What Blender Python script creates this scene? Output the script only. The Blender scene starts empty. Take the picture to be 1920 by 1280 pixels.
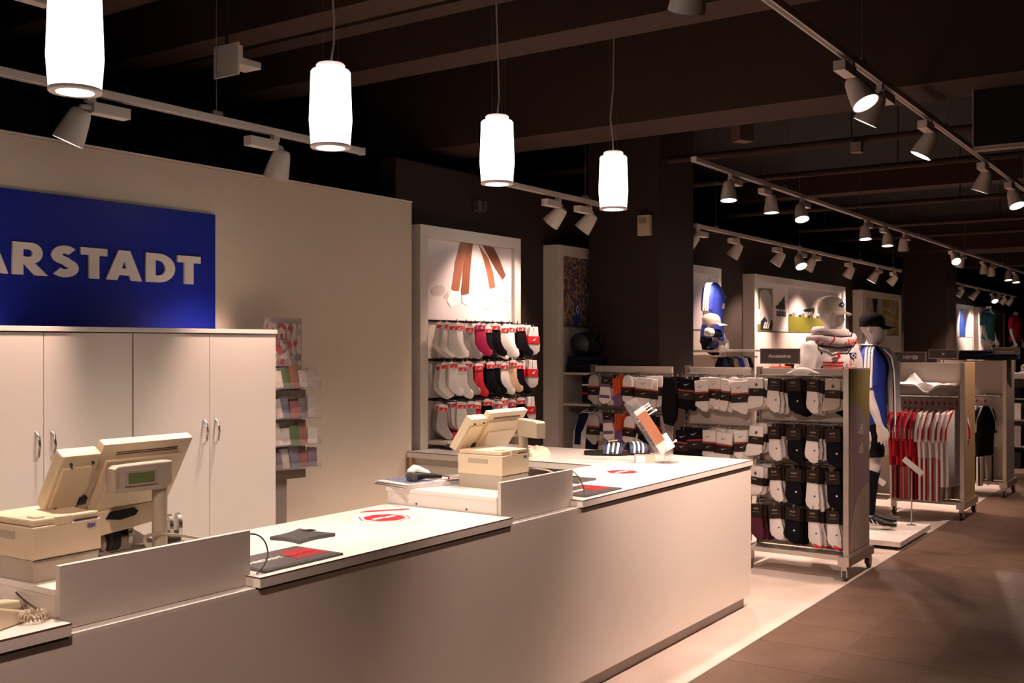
import bpy, bmesh, math, random
from mathutils import Matrix, Vector, Euler
random.seed(7)
R = math.radians
SC = bpy.context.scene
COL = SC.collection

# ------------------------------------------------------------------ camera
cam = bpy.data.cameras.new('camera'); camo = bpy.data.objects.new('camera', cam); COL.objects.link(camo)
camo.location = (0, 0, 1.65); camo.rotation_euler = (R(90), 0, -math.atan2(.8261, .5635))
cam.sensor_width = 36; cam.lens = 36*1983/1920; cam.shift_y = 6/1920; cam.clip_start = .05; cam.clip_end = 100
SC.camera = camo
# ------------------------------------------------------------------ world, exposure
w = bpy.data.worlds.new('world'); SC.world = w; w.use_nodes = True
w.node_tree.nodes['Background'].inputs[0].default_value = (1, .78, .66, 1)
w.node_tree.nodes['Background'].inputs[1].default_value = .012
vs = SC.view_settings; vs.view_transform = 'Standard'; vs.look = 'None'; vs.gamma = 1; vs.use_curve_mapping = False
vs.exposure = 0.0
WARM = (1, .68, .56)
SPOT_W = 120.0        # each track spotlight
PEND_W = 120.0        # each pendant's downlight
PEND_GLOW = 3.2

# ------------------------------------------------------------------ materials
MATS = {}
def M(name, col, rough=.55, metal=0, noise=.06, scale=40, emit=0, bump=0, alpha=1, trans=0, spec=.5):
    if name in MATS: return MATS[name]
    m = bpy.data.materials.new(name); m.use_nodes = True; nt = m.node_tree; b = nt.nodes['Principled BSDF']
    b.inputs['Roughness'].default_value = rough; b.inputs['Metallic'].default_value = metal
    b.inputs['Specular IOR Level'].default_value = spec
    c = (col[0], col[1], col[2], 1)
    if noise:
        tc = nt.nodes.new('ShaderNodeTexCoord'); n = nt.nodes.new('ShaderNodeTexNoise'); n.inputs['Scale'].default_value = scale
        n.inputs['Detail'].default_value = 4
        mp = nt.nodes.new('ShaderNodeMapRange'); mp.inputs['To Min'].default_value = 1-noise; mp.inputs['To Max'].default_value = 1+noise
        mx = nt.nodes.new('ShaderNodeVectorMath'); mx.operation = 'SCALE'; mx.inputs[0].default_value = col[:3]
        nt.links.new(tc.outputs['Object'], n.inputs['Vector']); nt.links.new(n.outputs['Fac'], mp.inputs['Value'])
        nt.links.new(mp.outputs['Result'], mx.inputs['Scale']); nt.links.new(mx.outputs['Vector'], b.inputs['Base Color'])
        if bump:
            bp = nt.nodes.new('ShaderNodeBump'); bp.inputs['Strength'].default_value = bump; bp.inputs['Distance'].default_value = .004
            nt.links.new(n.outputs['Fac'], bp.inputs['Height']); nt.links.new(bp.outputs['Normal'], b.inputs['Normal'])
    else: b.inputs['Base Color'].default_value = c
    if emit: b.inputs['Emission Color'].default_value = c; b.inputs['Emission Strength'].default_value = emit
    if trans: b.inputs['Transmission Weight'].default_value = trans; b.inputs['IOR'].default_value = 1.2
    if alpha < 1: b.inputs['Alpha'].default_value = alpha
    MATS[name] = m; return m

def speckle(name, c1, c2, scale, rough):
    m = bpy.data.materials.new(name); m.use_nodes = True; nt = m.node_tree; b = nt.nodes['Principled BSDF']
    b.inputs['Roughness'].default_value = rough
    tc = nt.nodes.new('ShaderNodeTexCoord'); n = nt.nodes.new('ShaderNodeTexNoise'); n.inputs['Scale'].default_value = scale; n.inputs['Detail'].default_value = 8
    n2 = nt.nodes.new('ShaderNodeTexNoise'); n2.inputs['Scale'].default_value = 2.2; n2.inputs['Detail'].default_value = 5
    r = nt.nodes.new('ShaderNodeValToRGB'); r.color_ramp.elements[0].position = .35; r.color_ramp.elements[1].position = .65
    r.color_ramp.elements[0].color = (*c1, 1); r.color_ramp.elements[1].color = (*c2, 1)
    ad = nt.nodes.new('ShaderNodeMath'); ad.operation = 'MULTIPLY_ADD'; ad.inputs[1].default_value = .45; 
    sb = nt.nodes.new('ShaderNodeMath'); sb.operation = 'MULTIPLY'; sb.inputs[1].default_value = .55
    L = nt.links.new
    L(tc.outputs['Object'], n.inputs['Vector']); L(tc.outputs['Object'], n2.inputs['Vector'])
    L(n2.outputs['Fac'], sb.inputs[0]); L(n.outputs['Fac'], ad.inputs[0]); L(sb.outputs[0], ad.inputs[2]); L(ad.outputs[0], r.inputs['Fac'])
    L(r.outputs['Color'], b.inputs['Base Color'])
    return m

def crowd(name, scale, cols, stretch=(1, 1, 1)):
    """flat printed photo: many small coloured cells"""
    m = bpy.data.materials.new(name); m.use_nodes = True; nt = m.node_tree; b = nt.nodes['Principled BSDF']; b.inputs['Roughness'].default_value = .35
    tc = nt.nodes.new('ShaderNodeTexCoord'); mp = nt.nodes.new('ShaderNodeMapping'); mp.inputs['Scale'].default_value = stretch
    v = nt.nodes.new('ShaderNodeTexVoronoi'); v.inputs['Scale'].default_value = scale
    s = nt.nodes.new('ShaderNodeSeparateColor'); r = nt.nodes.new('ShaderNodeValToRGB'); r.color_ramp.interpolation = 'CONSTANT'
    e = r.color_ramp.elements
    while len(e) < len(cols): e.new(.5)
    for i, c in enumerate(cols): e[i].position = i/len(cols); e[i].color = (*c, 1)
    L = nt.links.new
    L(tc.outputs['Object'], mp.inputs['Vector']); L(mp.outputs['Vector'], v.inputs['Vector']); L(v.outputs['Color'], s.inputs[0]); L(s.outputs[0], r.inputs['Fac'])
    L(r.outputs['Color'], b.inputs['Base Color'])
    return m

wall_m = M('wall_paint', (.70, .61, .49), .6, noise=.03, scale=6)
mel = M('melamine', (.78, .72, .65), .38, noise=.025, scale=9)
melg = M('melamine_grey', (.62, .56, .50), .4, noise=.04, scale=30)
topm = M('counter_top_white', (.84, .79, .73), .3, noise=.02, scale=10)
band = M('edge_band', (.16, .08, .06), .5)
gap = M('shadow_gap', (.05, .03, .025), .8)
dark = M('dark_brown_paint', (.030, .016, .011), .75, noise=.12, scale=5)
ceilm = M('ceiling_black', (.007, .005, .004), .9, noise=.2, scale=3)
beamm = M('beam_brown', (.040, .018, .0095), .85, noise=.25, scale=3)
framem = M('niche_frame', (.70, .64, .57), .42, noise=.03, scale=10)
cream = M('cream_plastic', (.68, .57, .40), .42, noise=.03, scale=60)
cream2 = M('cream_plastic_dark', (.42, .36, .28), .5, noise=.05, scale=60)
greypl = M('grey_plastic', (.36, .31, .27), .45, noise=.04, scale=60)
charc = M('charcoal_plastic', (.07, .065, .065), .45, noise=.08, scale=60)
black = M('black_fabric', (.008, .007, .008), .85, noise=.2, scale=80, spec=.15)
blackp = M('black_plastic', (.008, .007, .007), .45, spec=.3)
white_f = M('white_cotton', (.80, .76, .73), .85, noise=.06, scale=70, bump=.2)
grey_f = M('grey_cotton', (.40, .37, .35), .85, noise=.1, scale=70, bump=.2)
red_f = M('red_cotton', (.58, .012, .03), .8, noise=.1, scale=70, bump=.2)
mag_f = M('magenta_cotton', (.52, .015, .10), .8, noise=.12, scale=70, bump=.2)
blk_f = M('black_cotton', (.007, .006, .009), .9, noise=.25, scale=70, bump=.3, spec=.12)
tan_f = M('tan_cotton', (.62, .44, .28), .85, noise=.08, scale=70)
pur_f = M('purple_cotton', (.17, .09, .22), .85, noise=.1, scale=70)
wine_f = M('wine_cotton', (.09, .012, .035), .85, noise=.1, scale=70)
blue_f = M('blue_jersey', (.025, .055, .42), .7, noise=.08, scale=30)
navy_f = M('navy_fabric', (.008, .011, .038), .85, noise=.15, scale=40, spec=.15)
whj = M('white_jersey', (.82, .79, .77), .7, noise=.04, scale=20)
redp = M('red_print', (.72, .02, .03), .5)
orgp = M('orange_card', (.70, .09, .02), .5)
whp = M('white_print', (.86, .83, .80), .45, noise=.02)
blkp = M('black_print', (.015, .013, .013), .5)
bandp = M('sock_label_dark', (.022, .014, .011), .5, spec=.2)
bluep = M('blue_print', (.005, .014, .25), .4, spec=.25)
chrome = M('chrome', (.62, .60, .58), .22, 1, noise=0)
steel = M('grey_metal', (.33, .30, .27), .38, .8, noise=.05)
alum = M('satin_metal', (.50, .46, .42), .35, .9, noise=.04)
rackm = M('rack_panel', (.58, .52, .46), .4, noise=.03)
rackend = M('rack_end_panel', (.46, .40, .35), .32, .25, noise=.04)
wood = M('oak_veneer', (.56, .36, .18), .5, noise=.12, scale=15)
lampw = M('lamp_white', (.66, .60, .55), .4, noise=.02)
mann = M('mannequin_white', (.83, .79, .75), .28, noise=.01)
rubber = M('rubber', (.05, .045, .042), .5)
glassm = M('clear_acrylic', (.9, .9, .9), .05, noise=0, trans=.9, alpha=.45)
skin = M('printed_skin', (.26, .095, .045), .4, noise=.1, scale=8)
signg = M('sign_grey', (.075, .06, .05), .4, noise=.05)
glow = M('pendant_glass', (1, .90, .84), .4, noise=0, emit=PEND_GLOW)
lens = M('lamp_lens', (1, .90, .82), .4, noise=0, emit=14)
rim = M('pendant_rim', (.75, .60, .55), .4, noise=0, emit=.08)
ledm = M('display_green', (.13, .18, .07), .3, noise=.1, scale=90)

# ------------------------------------------------------------------ mesh helpers
class B:
    def __init__(s): s.bm = bmesh.new()
    def box(s, c, d, rot=None, bev=0, mat4=None):
        m = Matrix.Translation(c)
        if rot: m = m @ Euler([R(a) for a in rot]).to_matrix().to_4x4()
        m = m @ Matrix.Diagonal((*d, 1))
        if mat4: m = mat4 @ m
        g = bmesh.ops.create_cube(s.bm, size=1, matrix=m)
        if bev:
            ed = list({e for v in g['verts'] for e in v.link_edges})
            bmesh.ops.bevel(s.bm, geom=ed, offset=bev, segments=2, profile=.6, affect='EDGES')
        return s
    def b2(s, x0, x1, y0, y1, z0, z1, bev=0):
        return s.box(((x0+x1)/2, (y0+y1)/2, (z0+z1)/2), (abs(x1-x0), abs(y1-y0), abs(z1-z0)), bev=bev)
    def tube(s, p0, p1, r, r1=None, n=12):
        p0, p1 = Vector(p0), Vector(p1); d = p1-p0
        q = d.to_track_quat('Z', 'Y').to_matrix().to_4x4()
        bmesh.ops.create_cone(s.bm, cap_ends=True, segments=n, radius1=r, radius2=r if r1 is None else r1, depth=d.length,
                              matrix=Matrix.Translation((p0+p1)/2) @ q)
        return s
    def rings(s, rings, closed=False, caps=True):
        vs = [[s.bm.verts.new(p) for p in r] for r in rings]; n = len(vs[0])
        k = len(vs)
        for i in range(k if closed else k-1):
            a, b = vs[i], vs[(i+1) % k]
            for j in range(n):
                s.bm.faces.new((a[j], a[(j+1) % n], b[(j+1) % n], b[j]))
        if caps and not closed:
            s.bm.faces.new(list(reversed(vs[0]))); s.bm.faces.new(vs[-1])
        return s
    def path(s, pts, rad, n=8, closed=False, caps=True, up=None):
        """sweep an ellipse along pts; rad = number, or one (ra, rb) per point"""
        pts = [Vector(p) for p in pts]; k = len(pts)
        if not isinstance(rad, (list, tuple)): rad = [(rad, rad)]*k
        rad = [r if isinstance(r, (list, tuple)) else (r, r) for r in rad]
        rr = []; prev = Vector(up) if up else None
        for i in range(k):
            if closed: t = pts[(i+1) % k]-pts[i-1]
            else: t = pts[min(i+1, k-1)]-pts[max(i-1, 0)]
            t.normalize()
            if prev is None: prev = Vector((0, 0, 1)) if abs(t.z) < .9 else Vector((1, 0, 0))
            a = prev-t*prev.dot(t); a.normalize(); prev = a; b = t.cross(a)
            rr.append([pts[i]+a*(rad[i][0]*math.cos(2*math.pi*j/n))+b*(rad[i][1]*math.sin(2*math.pi*j/n)) for j in range(n)])
        return s.rings(rr, closed, caps)
    def lathe(s, prof, c=(0, 0, 0), mat=None, n=24, caps=True):
        m = Matrix.Translation(c) @ (mat.to_4x4() if mat else Matrix.Identity(4))
        return s.rings([[m @ Vector((r*math.cos(2*math.pi*j/n), r*math.sin(2*math.pi*j/n), z)) for j in range(n)] for r, z in prof], caps=caps)
    def prism(s, pts, y0, y1, mat=None, bev=0):
        """outline in x,z pulled from y0 to y1"""
        m = mat or Matrix.Identity(4)
        a = sum(pts[i][0]*pts[(i+1) % len(pts)][1]-pts[(i+1) % len(pts)][0]*pts[i][1] for i in range(len(pts)))
        if a < 0: pts = pts[::-1]
        f = [s.bm.verts.new(m @ Vector((x, y0, z))) for x, z in pts]; k = [s.bm.verts.new(m @ Vector((x, y1, z))) for x, z in pts]
        n = len(pts); fs = [s.bm.faces.new(f), s.bm.faces.new(k[::-1])]
        for i in range(n): fs.append(s.bm.faces.new((f[i], k[i], k[(i+1) % n], f[(i+1) % n])))
        if bev:
            ed = [e for e in fs[0].edges]+[e for e in fs[1].edges]
            bmesh.ops.bevel(s.bm, geom=ed, offset=bev, segments=2, profile=.5, affect='EDGES', clamp_overlap=True)
        return s
    def disc(s, c, d, r, n=20, th=.002):
        d = Vector(d).normalized(); c = Vector(c); return s.tube(c-d*th/2, c+d*th/2, r, n=n)
    def out(s, name, mat, parent=None, loc=None, rot=None, smooth=False):
        bmesh.ops.recalc_face_normals(s.bm, faces=s.bm.faces)
        me = bpy.data.meshes.new(name); s.bm.to_mesh(me); s.bm.free(); me.materials.append(mat)
        if smooth:
            for p in me.polygons: p.use_smooth = True
            try: me.set_sharp_from_angle(angle=R(40))
            except Exception: pass
        o = bpy.data.objects.new(name, me); COL.objects.link(o)
        if parent: o.parent = parent
        if loc: o.location = loc
        if rot: o.rotation_euler = [R(a) for a in rot]
        return o

LABELS = {}
def tag(o, label, cat, group=None):
    LABELS[label] = LABELS.get(label, 0)+1
    o['label'] = label; o['category'] = cat
    if group: o['group'] = group
    return o
def thing(name, label, cat, loc=(0, 0, 0), rotz=0, group=None):
    o = bpy.data.objects.new(name, None); COL.objects.link(o); o.empty_display_size = .05
    o.location = loc; o.rotation_euler = (0, 0, R(rotz)); return tag(o, label, cat, group)
def dup(root, loc=None, rotz=None, label=None, group=None):
    def cp(o, par):
        c = o.copy(); COL.objects.link(c); c.parent = par
        for ch in list(o.children): cp(ch, c)
        return c
    r = cp(root, None)
    if loc: r.location = loc
    if rotz is not None: r.rotation_euler = (0, 0, R(rotz))
    if label: tag(r, label, r['category'], group or r.get('group'))
    return r
def struct(name, b, m, parent=None):
    o = b.out(name, m, parent)
    if not parent: o['kind'] = 'structure'
    return o
def text(name, s, size, mat, parent, loc, rot=(90, 0, 0), align='CENTER', off=0, ext=.0006, sx=1):
    c = bpy.data.curves.new(name, 'FONT'); c.body = s; c.size = size; c.align_x = align; c.align_y = 'CENTER'; c.extrude = ext; c.offset = off
    c.resolution_u = 3; c.materials.append(mat)
    o = bpy.data.objects.new(name, c); COL.objects.link(o); o.parent = parent; o.location = loc; o.rotation_euler = [R(a) for a in rot]; o.scale = (sx, 1, 1)
    return o
def ordn(i): return ['first', 'second', 'third', 'fourth', 'fifth', 'sixth', 'seventh', 'eighth', 'ninth', 'tenth', 'eleventh', 'twelfth', 'thirteenth', 'fourteenth', 'fifteenth', 'sixteenth', 'seventeenth', 'eighteenth', 'nineteenth'][i]

# ------------------------------------------------------------------ floor, walls, ceiling
pale = speckle('pale_floor', (.50, .42, .36), (.66, .57, .50), 90, .55)
tilem = speckle('brown_tile', (.104, .063, .041), (.160, .100, .067), 45, .42)
fl = struct('floor', B().b2(-4, 34, -9, 6.4, -.2, 0), pale)
# brown walkway tiles, a little proud of the bed so the joints are real
tw = .455
ys = [2.19-.45*k for k in range(0, 6)]
tmesh = None; cnt = 0
for i in range(-6, 40):
    x0 = 5.2+tw*i
    for j in range(5):
        y1 = ys[j]; y0 = ys[j+1]
        if x0 < 2.8 or y1 < .12*x0-.2: continue
        if cnt >= 290: continue
        if tmesh is None:
            o = B().box((0, 0, .003), (tw-.004, .446, .006)).out('tile', tilem, fl); tmesh = o.data
        else:
            o = bpy.data.objects.new('tile', tmesh); COL.objects.link(o); o.parent = fl
        o.location = (x0+tw/2, (y0+y1)/2, 0); cnt += 1
groutm = M('tile_joint', (.27, .19, .14), .6)
struct('walkway_bed', B().b2(-4, 34, -9, 2.19, 0, .0045), groutm, fl)
rest = B()
rest.b2(-4, 2.4, -9, 2.188, .004, .006); rest.b2(2.4, 34, -9, ys[5]-.002, .004, .006); rest.b2(5.2+tw*40, 34, ys[5], 2.188, .004, .006)
o = rest.out('far_paving', tilem, fl); o['kind'] = 'stuff'
struct('edge_strip', B().b2(-4, 34, 2.186, 2.194, 0, .0075), alum, fl)

wl = struct('wall_back', B().b2(-2, 5.60, 4.65, 4.80, 0, 2.62, bev=.006), wall_m)
B().b2(-2, 5.60, 4.646, 4.80, 2.6205, 2.632).out('top_trim', M('trim_paint', (.78, .70, .62), .5), wl)
struct('wall_niche_side', B().b2(5.605, 34, 4.80, 4.95, 0, 2.95), dark)
struct('wall_rear', B().b2(-4, 34, 6.3, 6.4, 0, 3.9), ceilm)
struct('wall_far', B().b2(33.6, 33.8, -9, 6.4, 0, 3.9), dark)
struct('wall_left', B().b2(-4.1, -4, -9, 6.4, 0, 3.9), dark)
struct('wall_front', B().b2(-4, 34, -9.1, -9, 0, 3.9), dark)
ce = struct('ceiling', B().b2(-4, 34, -9, 6.4, 3.75, 3.9), ceilm)
def beam(x0, x1, z0, y0=-9, y1=6.2, z1=3.75): B().b2(x0, x1, y0, y1, z0, z1).out('beam', beamm, ce)
beam(6.15, 6.62, 3.10, y1=5.6); beam(6.66, 6.82, 3.22, y1=5.9)
beam(3.85, 4.06, 3.32); beam(4.35, 4.50, 3.42); beam(4.75, 5.02, 3.30); beam(2.75, 2.9, 3.42); beam(3.2, 3.35, 3.36)
beam(1.9, 2.05, 3.4); beam(18.4, 19.4, 3.2); beam(12.9, 13.2, 3.5); beam(24, 24.6, 3.3)
for x, z in ((8.1, 3.2), (9.45, 3.2), (11.97, 3.2), (14.3, 3.22), (16.2, 3.25)):
    pb = B().tube((x, -8.9, z), (x, 6.1, z), .028, n=10)
    for y in (-6, -3, 0, 2.4, 4.6): pb.tube((x, y, z+.02), (x, y, 3.76), .006, n=6)
    pb.out('pipe', beamm, ce, smooth=True)
for n_, x0, x1 in ((1, 7.95, 8.62), (2, 18.55, 19.35)):
    c_ = struct('column', B().b2(x0, x1, 3.94, 4.62, 0, 3.75, bev=.004), dark)
    B().b2(x0-.006, x1+.006, 3.934, 4.625, 0, .08).out('skirting', ceilm, c_)
# ------------------------------------------------------------------ sales counter
def counter_body(name, label, x0, x1, y0, y1, ztop=.884):
    t = thing(name, label, 'counter', (x0, y0, 0))
    L, D = x1-x0, y1-y0
    B().b2(0, L-.002, .0, .02, .075, ztop).out('front_panel', mel, t)
    B().b2(0, L-.002, .02, D, .075, ztop-.02).out('carcass', melg, t)
    B().b2(L-.02, L, -.001, D, .075, ztop).out('end_panel', mel, t)
    B().b2(0, L-.03, .035, D-.03, 0, .075).out('plinth', greypl, t)
    return t
counter_body('sales_counter', 'long cream sales counter with plain front and recessed grey plinth', .3, 6.36, 2.515, 3.18)
def worktop(label, x0, x1, y0, y1, cat='worktop', name='counter_worktop', ends=True):
    t = thing(name, label, cat, (x0, y0, .885)); L, D = x1-x0, y1-y0
    B().b2(0, L, 0, D, .0065, .04, bev=.0015).out('slab', topm, t)
    B().b2(.004, L-.004, .006, D-.004, -.001, .0065).out('shadow_joint', gap, t)
    e = B().b2(-.0006, L+.0006, -.0008, .0006, .0365, .0405); e.b2(-.0008, .0006, 0, D, .0365, .0405); e.b2(L-.0006, L+.0008, 0, D, .0365, .0405)
    e.out('edge_band', band, t)
    return t
worktop('white counter slab carrying the cream telephone, before the nearer till', .25, 1.63, 2.50, 3.19)
worktop('white counter slab between the two tills, with sticker and red strip', 2.276, 3.67, 2.50, 3.19)
worktop('white counter slab beyond the farther till, with the second octagon sticker', 4.25, 6.36, 2.50, 3.19)
wt = thing('return_counter', 'cream return counter running from sales counter back to white wall', 'counter', (5.53, 3.2, 0))
B().b2(.03, .82, .62, 1.415, .06, .884).out('carcass', melg, wt)
B().b2(.015, .03, .66, 1.40, .10, .84).out('cupboard_door', mel, wt)
k = B().disc((0.008, 1.33, .79), (1, 0, 0), .018, th=.014).out('knob', greypl, wt)
B().b2(.5, .82, 0.0, .62, .06, .884).out('back_board', melg, wt)
B().b2(.03, .5, 0, .62, .62, .64).out('open_shelf', mel, wt)
B().b2(0.0, .03, 1.395, 1.42, 0, .884).out('end_panel', wood, wt)
B().b2(.05, .80, .02, 1.39, 0, .06).out('plinth', greypl, wt)
B().b2(0, .83, -.008, 1.435, .885, .925, bev=.002).out('worktop', topm, wt)
B().b2(-.0008, .0006, -.008, 1.435, .921, .9254).out('edge_band', band, wt)
def till_platform(x0, x1, label):
    t = thing('till_platform', label, 'till platform', (x0, 2.565, .885)); L = x1-x0
    B().b2(.002, L-.002, .02, .63, 0, .098).out('riser', mel, t)
    B().b2(.0005, L-.0005, .02, .64, .098, .115, bev=.001).out('platform_top', topm, t)
    b = B().b2(.004, L+.02, 0, .018, .008, .178, bev=.0012).out('upstand_board', melg, t)
    B().b2(.004, L+.02, -.0006, .0186, .1776, .1792).out('edge_strip', mel, b)
    B().b2(.001, L-.001, -.048, 0, 0, .007).out('ledge', topm, t)
    s = B()
    for y in (.18, .46): s.tube((-.001, y, .052), (.003, y, .052), .004, n=8)
    s.out('screw_cap', blkp, t)
    return t
till_platform(1.633, 2.274, 'raised till platform with upstand board, holding the nearer till')
till_platform(3.673, 4.248, 'raised till platform with upstand board, holding the farther till')

# ------------------------------------------------------------------ tills
def printer(loc, rz, label):
    t = thing('receipt_printer', label, 'printer', loc, rz, 'receipt printers on the till platforms')
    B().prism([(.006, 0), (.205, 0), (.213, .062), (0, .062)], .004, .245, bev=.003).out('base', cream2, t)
    B().b2(0, .216, 0, .25, .062, .152, bev=.004).out('housing', cream, t)
    lid = B().b2(.004, .212, .006, .244, .153, .172, bev=.005).b2(.07, .12, -.002, .05, .150, .174, bev=.003).b2(.02, .05, .02, .06, .17, .178, bev=.003).out('lid', cream, t)
    B().b2(.13, .205, .0015, .004, .1535, .1575).out('seam', gap, lid)
    sl = B().b2(-.0015, .004, .08, .19, .115, .135, bev=.001).out('paper_slot', cream2, t)
    B().b2(.004, .21, -.0008, .002, .0605, .0635).out('seam', gap, t)
    B().b2(.16, .205, -.0005, .03, .0, .012).out('cable_port', blkp, t)
    text('maker_logo', 'IBM', .017, M('logo_blue_grey', (.12, .13, .25), .5), t, (.182, -.0012, .135), off=.0006)
    return t
printer((1.637, 2.69, 1.0), 2, 'cream receipt printer on the nearer till platform above the telephone')
printer((3.868, 2.69, 1.0), 0, 'cream receipt printer on the farther till platform beside the newspaper')
def monitor(loc, label):
    """local x along the counter; back of the screen looks at the customer and down"""
    t = thing('till_monitor', label, 'monitor', loc, 0, 'tilted touch monitors of the tills')
    v = Vector((0, -.105, .17)).normalized(); u = Vector((1, 0, 0)); wv = v.cross(u)   # wv: away from the customer
    m = Matrix((( u.x, wv.x, v.x, 0), (u.y, wv.y, v.y, .055), (u.z, wv.z, v.z, .16), (0, 0, 0, 1)))
    def bx(b, x0, x1, y0, y1, z0, z1, bev=0): return b.box(((x0+x1)/2, (y0+y1)/2, (z0+z1)/2), (x1-x0, y1-y0, z1-z0), bev=bev, mat4=m)
    hs = bx(B(), .128, .447, 0, .03, -.02, .24, .004).out('screen_housing', cream, t)
    bx(bx(B(), .15, .425, -.012, 0, -.02, .185, .004), .175, .40, -.018, -.01, -.03, .13, .004).out('rear_cover', cream, hs)
    s = B()
    for z in (.200, .207): bx(s, .18, .40, -.0012, .001, z, z+.003)
    s.out('vent_slot', gap, hs)
    bx(B(), .145, .43, .03, .0315, .0, .225).out('screen', blackp, hs)
    kp = bx(B(), .0, .125, -.006, .035, .022, .215, .006).out('card_reader', cream, t)
    bx(B(), .012, .11, -.012, -.005, .028, .175, .004).out('reader_cover', cream, kp)
    for x, z in ((.03, .185), (.10, .185), (.03, .03), (.10, .03)): bx(B(), x, x+.006, -.0135, -.005, z, z+.006).out('screw', gap, kp)
    bx(B(), .10, .125, -.02, -.006, .04, .065, .003).out('cable_plug', blackp, kp)
    hc = B().prism([(.13, .10), (.14, .15), (.40, .165), (.42, .12), (.40, .10), (.15, .075)], .03, .12, bev=.004).out('hinge_cover', cream, t)
    B().prism([(.20, .128), (.215, .148), (.30, .152), (.315, .14), (.305, .128), (.25, .12)], .026, .031).out('port_opening', blackp, hc)
    B().prism([(.19, .09), (.30, .10), (.47, .0), (.24, .0)], .10, .13, bev=.002).out('rear_plate', melg, t)
    B().path([(.16, .075, .12), (.20, .07, .07), (.235, .06, .035)], [(.018, .012)]*3, n=8).out('support_arm', cream2, t)
    B().b2(.16, .50, .03, .22, .0, .02, bev=.004).b2(.22, .30, .04, .10, .015, .065, bev=.008).b2(.42, .50, .05, .10, .015, .05, bev=.006).out('base', greypl, t)
    dd = B().disc((.235, .05, .055), (1, 0, 0), .030, th=.03).out('pivot_knob', blackp, t, smooth=False)
    for x in (.31, .465, .50): B().disc((x, .07, .062), (.9, -.45, 0), .043, th=.012, n=28).out('pivot_disc', alum, t)
    return t
monitor((1.757, 2.80, .992), 'tilted cream till monitor seen from behind, on the nearer till platform')
_m2 = monitor((3.87, 2.92, 1.0), 'tilted cream till monitor seen from behind, on the farther till platform')
_m2.scale = (1, 1, .91)
def pole_display(loc, rz, label, h=.262):
    t = thing('customer_display', label, 'display', loc, 0, 'customer displays on poles at the tills')
    B().lathe([(.04, 0), (.04, .01), (.026, .016), (.026, .03)], n=20).out('foot', greypl, t, smooth=True)
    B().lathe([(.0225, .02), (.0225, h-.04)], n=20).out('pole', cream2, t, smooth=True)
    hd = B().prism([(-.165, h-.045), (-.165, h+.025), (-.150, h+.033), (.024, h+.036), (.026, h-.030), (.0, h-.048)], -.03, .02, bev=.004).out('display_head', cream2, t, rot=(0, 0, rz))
    B().b2(-.132, -.028, -.0335, -.028, h-.028, h+.018).out('bezel', greypl, hd)
    B().b2(-.122, -.038, -.0345, -.032, h-.02, h+.010).out('lcd', ledm, hd)
    B().b2(-.160, -.148, -.031, -.029, h-.03, h+.015).out('end_cap', greypl, hd)
    return t
pole_display((2.055, 2.70, 1.0), -6, 'customer display with green screen on pole at the nearer till')
pole_display((4.185, 2.79, 1.0), 62, 'customer display turned edge-on on its pole at the farther till')
def cable(name, pts, r, mat, label, cat='cable', group=None, n=8):
    c = bpy.data.curves.new(name, 'CURVE'); c.dimensions = '3D'; c.bevel_depth = r; c.bevel_resolution = 2; c.materials.append(mat); c.use_fill_caps = True
    s = c.splines.new('NURBS'); s.points.add(len(pts)-1); s.use_endpoint_u = True; s.order_u = min(4, len(pts)); s.resolution_u = 6
    for p, q in zip(s.points, pts): p.co = (*q, 1)
    o = bpy.data.objects.new(name, c); COL.objects.link(o); return tag(o, label, cat, group)
cb = M('beige_cable', (.40, .33, .25), .5); cbd = M('dark_cable', (.05, .04, .035), .5)
cable('till_cable', [(2.06, 2.66, 1.01), (1.99, 2.64, 1.03), (1.96, 2.66, 1.07), (2.0, 2.69, 1.085), (2.1, 2.67, 1.07), (2.2, 2.64, 1.04), (2.26, 2.62, 1.012)], .005, cb, 'thick beige cable looping round display pole of the nearer till')
cable('till_cable', [(1.93, 2.70, 1.01), (2.0, 2.645, 1.012), (2.1, 2.63, 1.02), (2.17, 2.66, 1.05), (2.24, 2.64, 1.02), (2.268, 2.62, 1.012)], .004, cbd, 'dark cable lying along the upstand behind display pole of the nearer till')
cable('till_cable', [(2.235, 2.60, 1.02), (2.28, 2.59, 1.055), (2.345, 2.575, 1.05), (2.36, 2.555, 1.0), (2.345, 2.54, .96), (2.30, 2.535, .931), (2.292, 2.534, .931)], .0025, cbd, 'thin cable arching over the upstand end onto dark counter mat, nearer till')
cable('till_cable', [(4.20, 2.60, 1.02), (4.255, 2.60, 1.062), (4.32, 2.585, 1.055), (4.36, 2.57, .99), (4.375, 2.56, .945), (4.34, 2.55, .932)], .0025, cbd, 'thin cable arching over the upstand end at the farther till')
cable('till_cable', [(1.80, 2.70, 1.01), (1.76, 2.64, 1.02), (1.70, 2.62, 1.006), (1.665, 2.605, 1.005), (1.72, 2.60, 1.005), (1.80, 2.61, 1.006)], .004, cb, 'short grey cable under front corner of the nearer receipt printer')
cable('till_cable', [(4.22, 2.78, 1.06), (4.27, 2.72, 1.06), (4.30, 2.66, 1.04), (4.26, 2.63, 1.006)], .004, cb, 'beige cable beside the pivot disc of the farther till')

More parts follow.
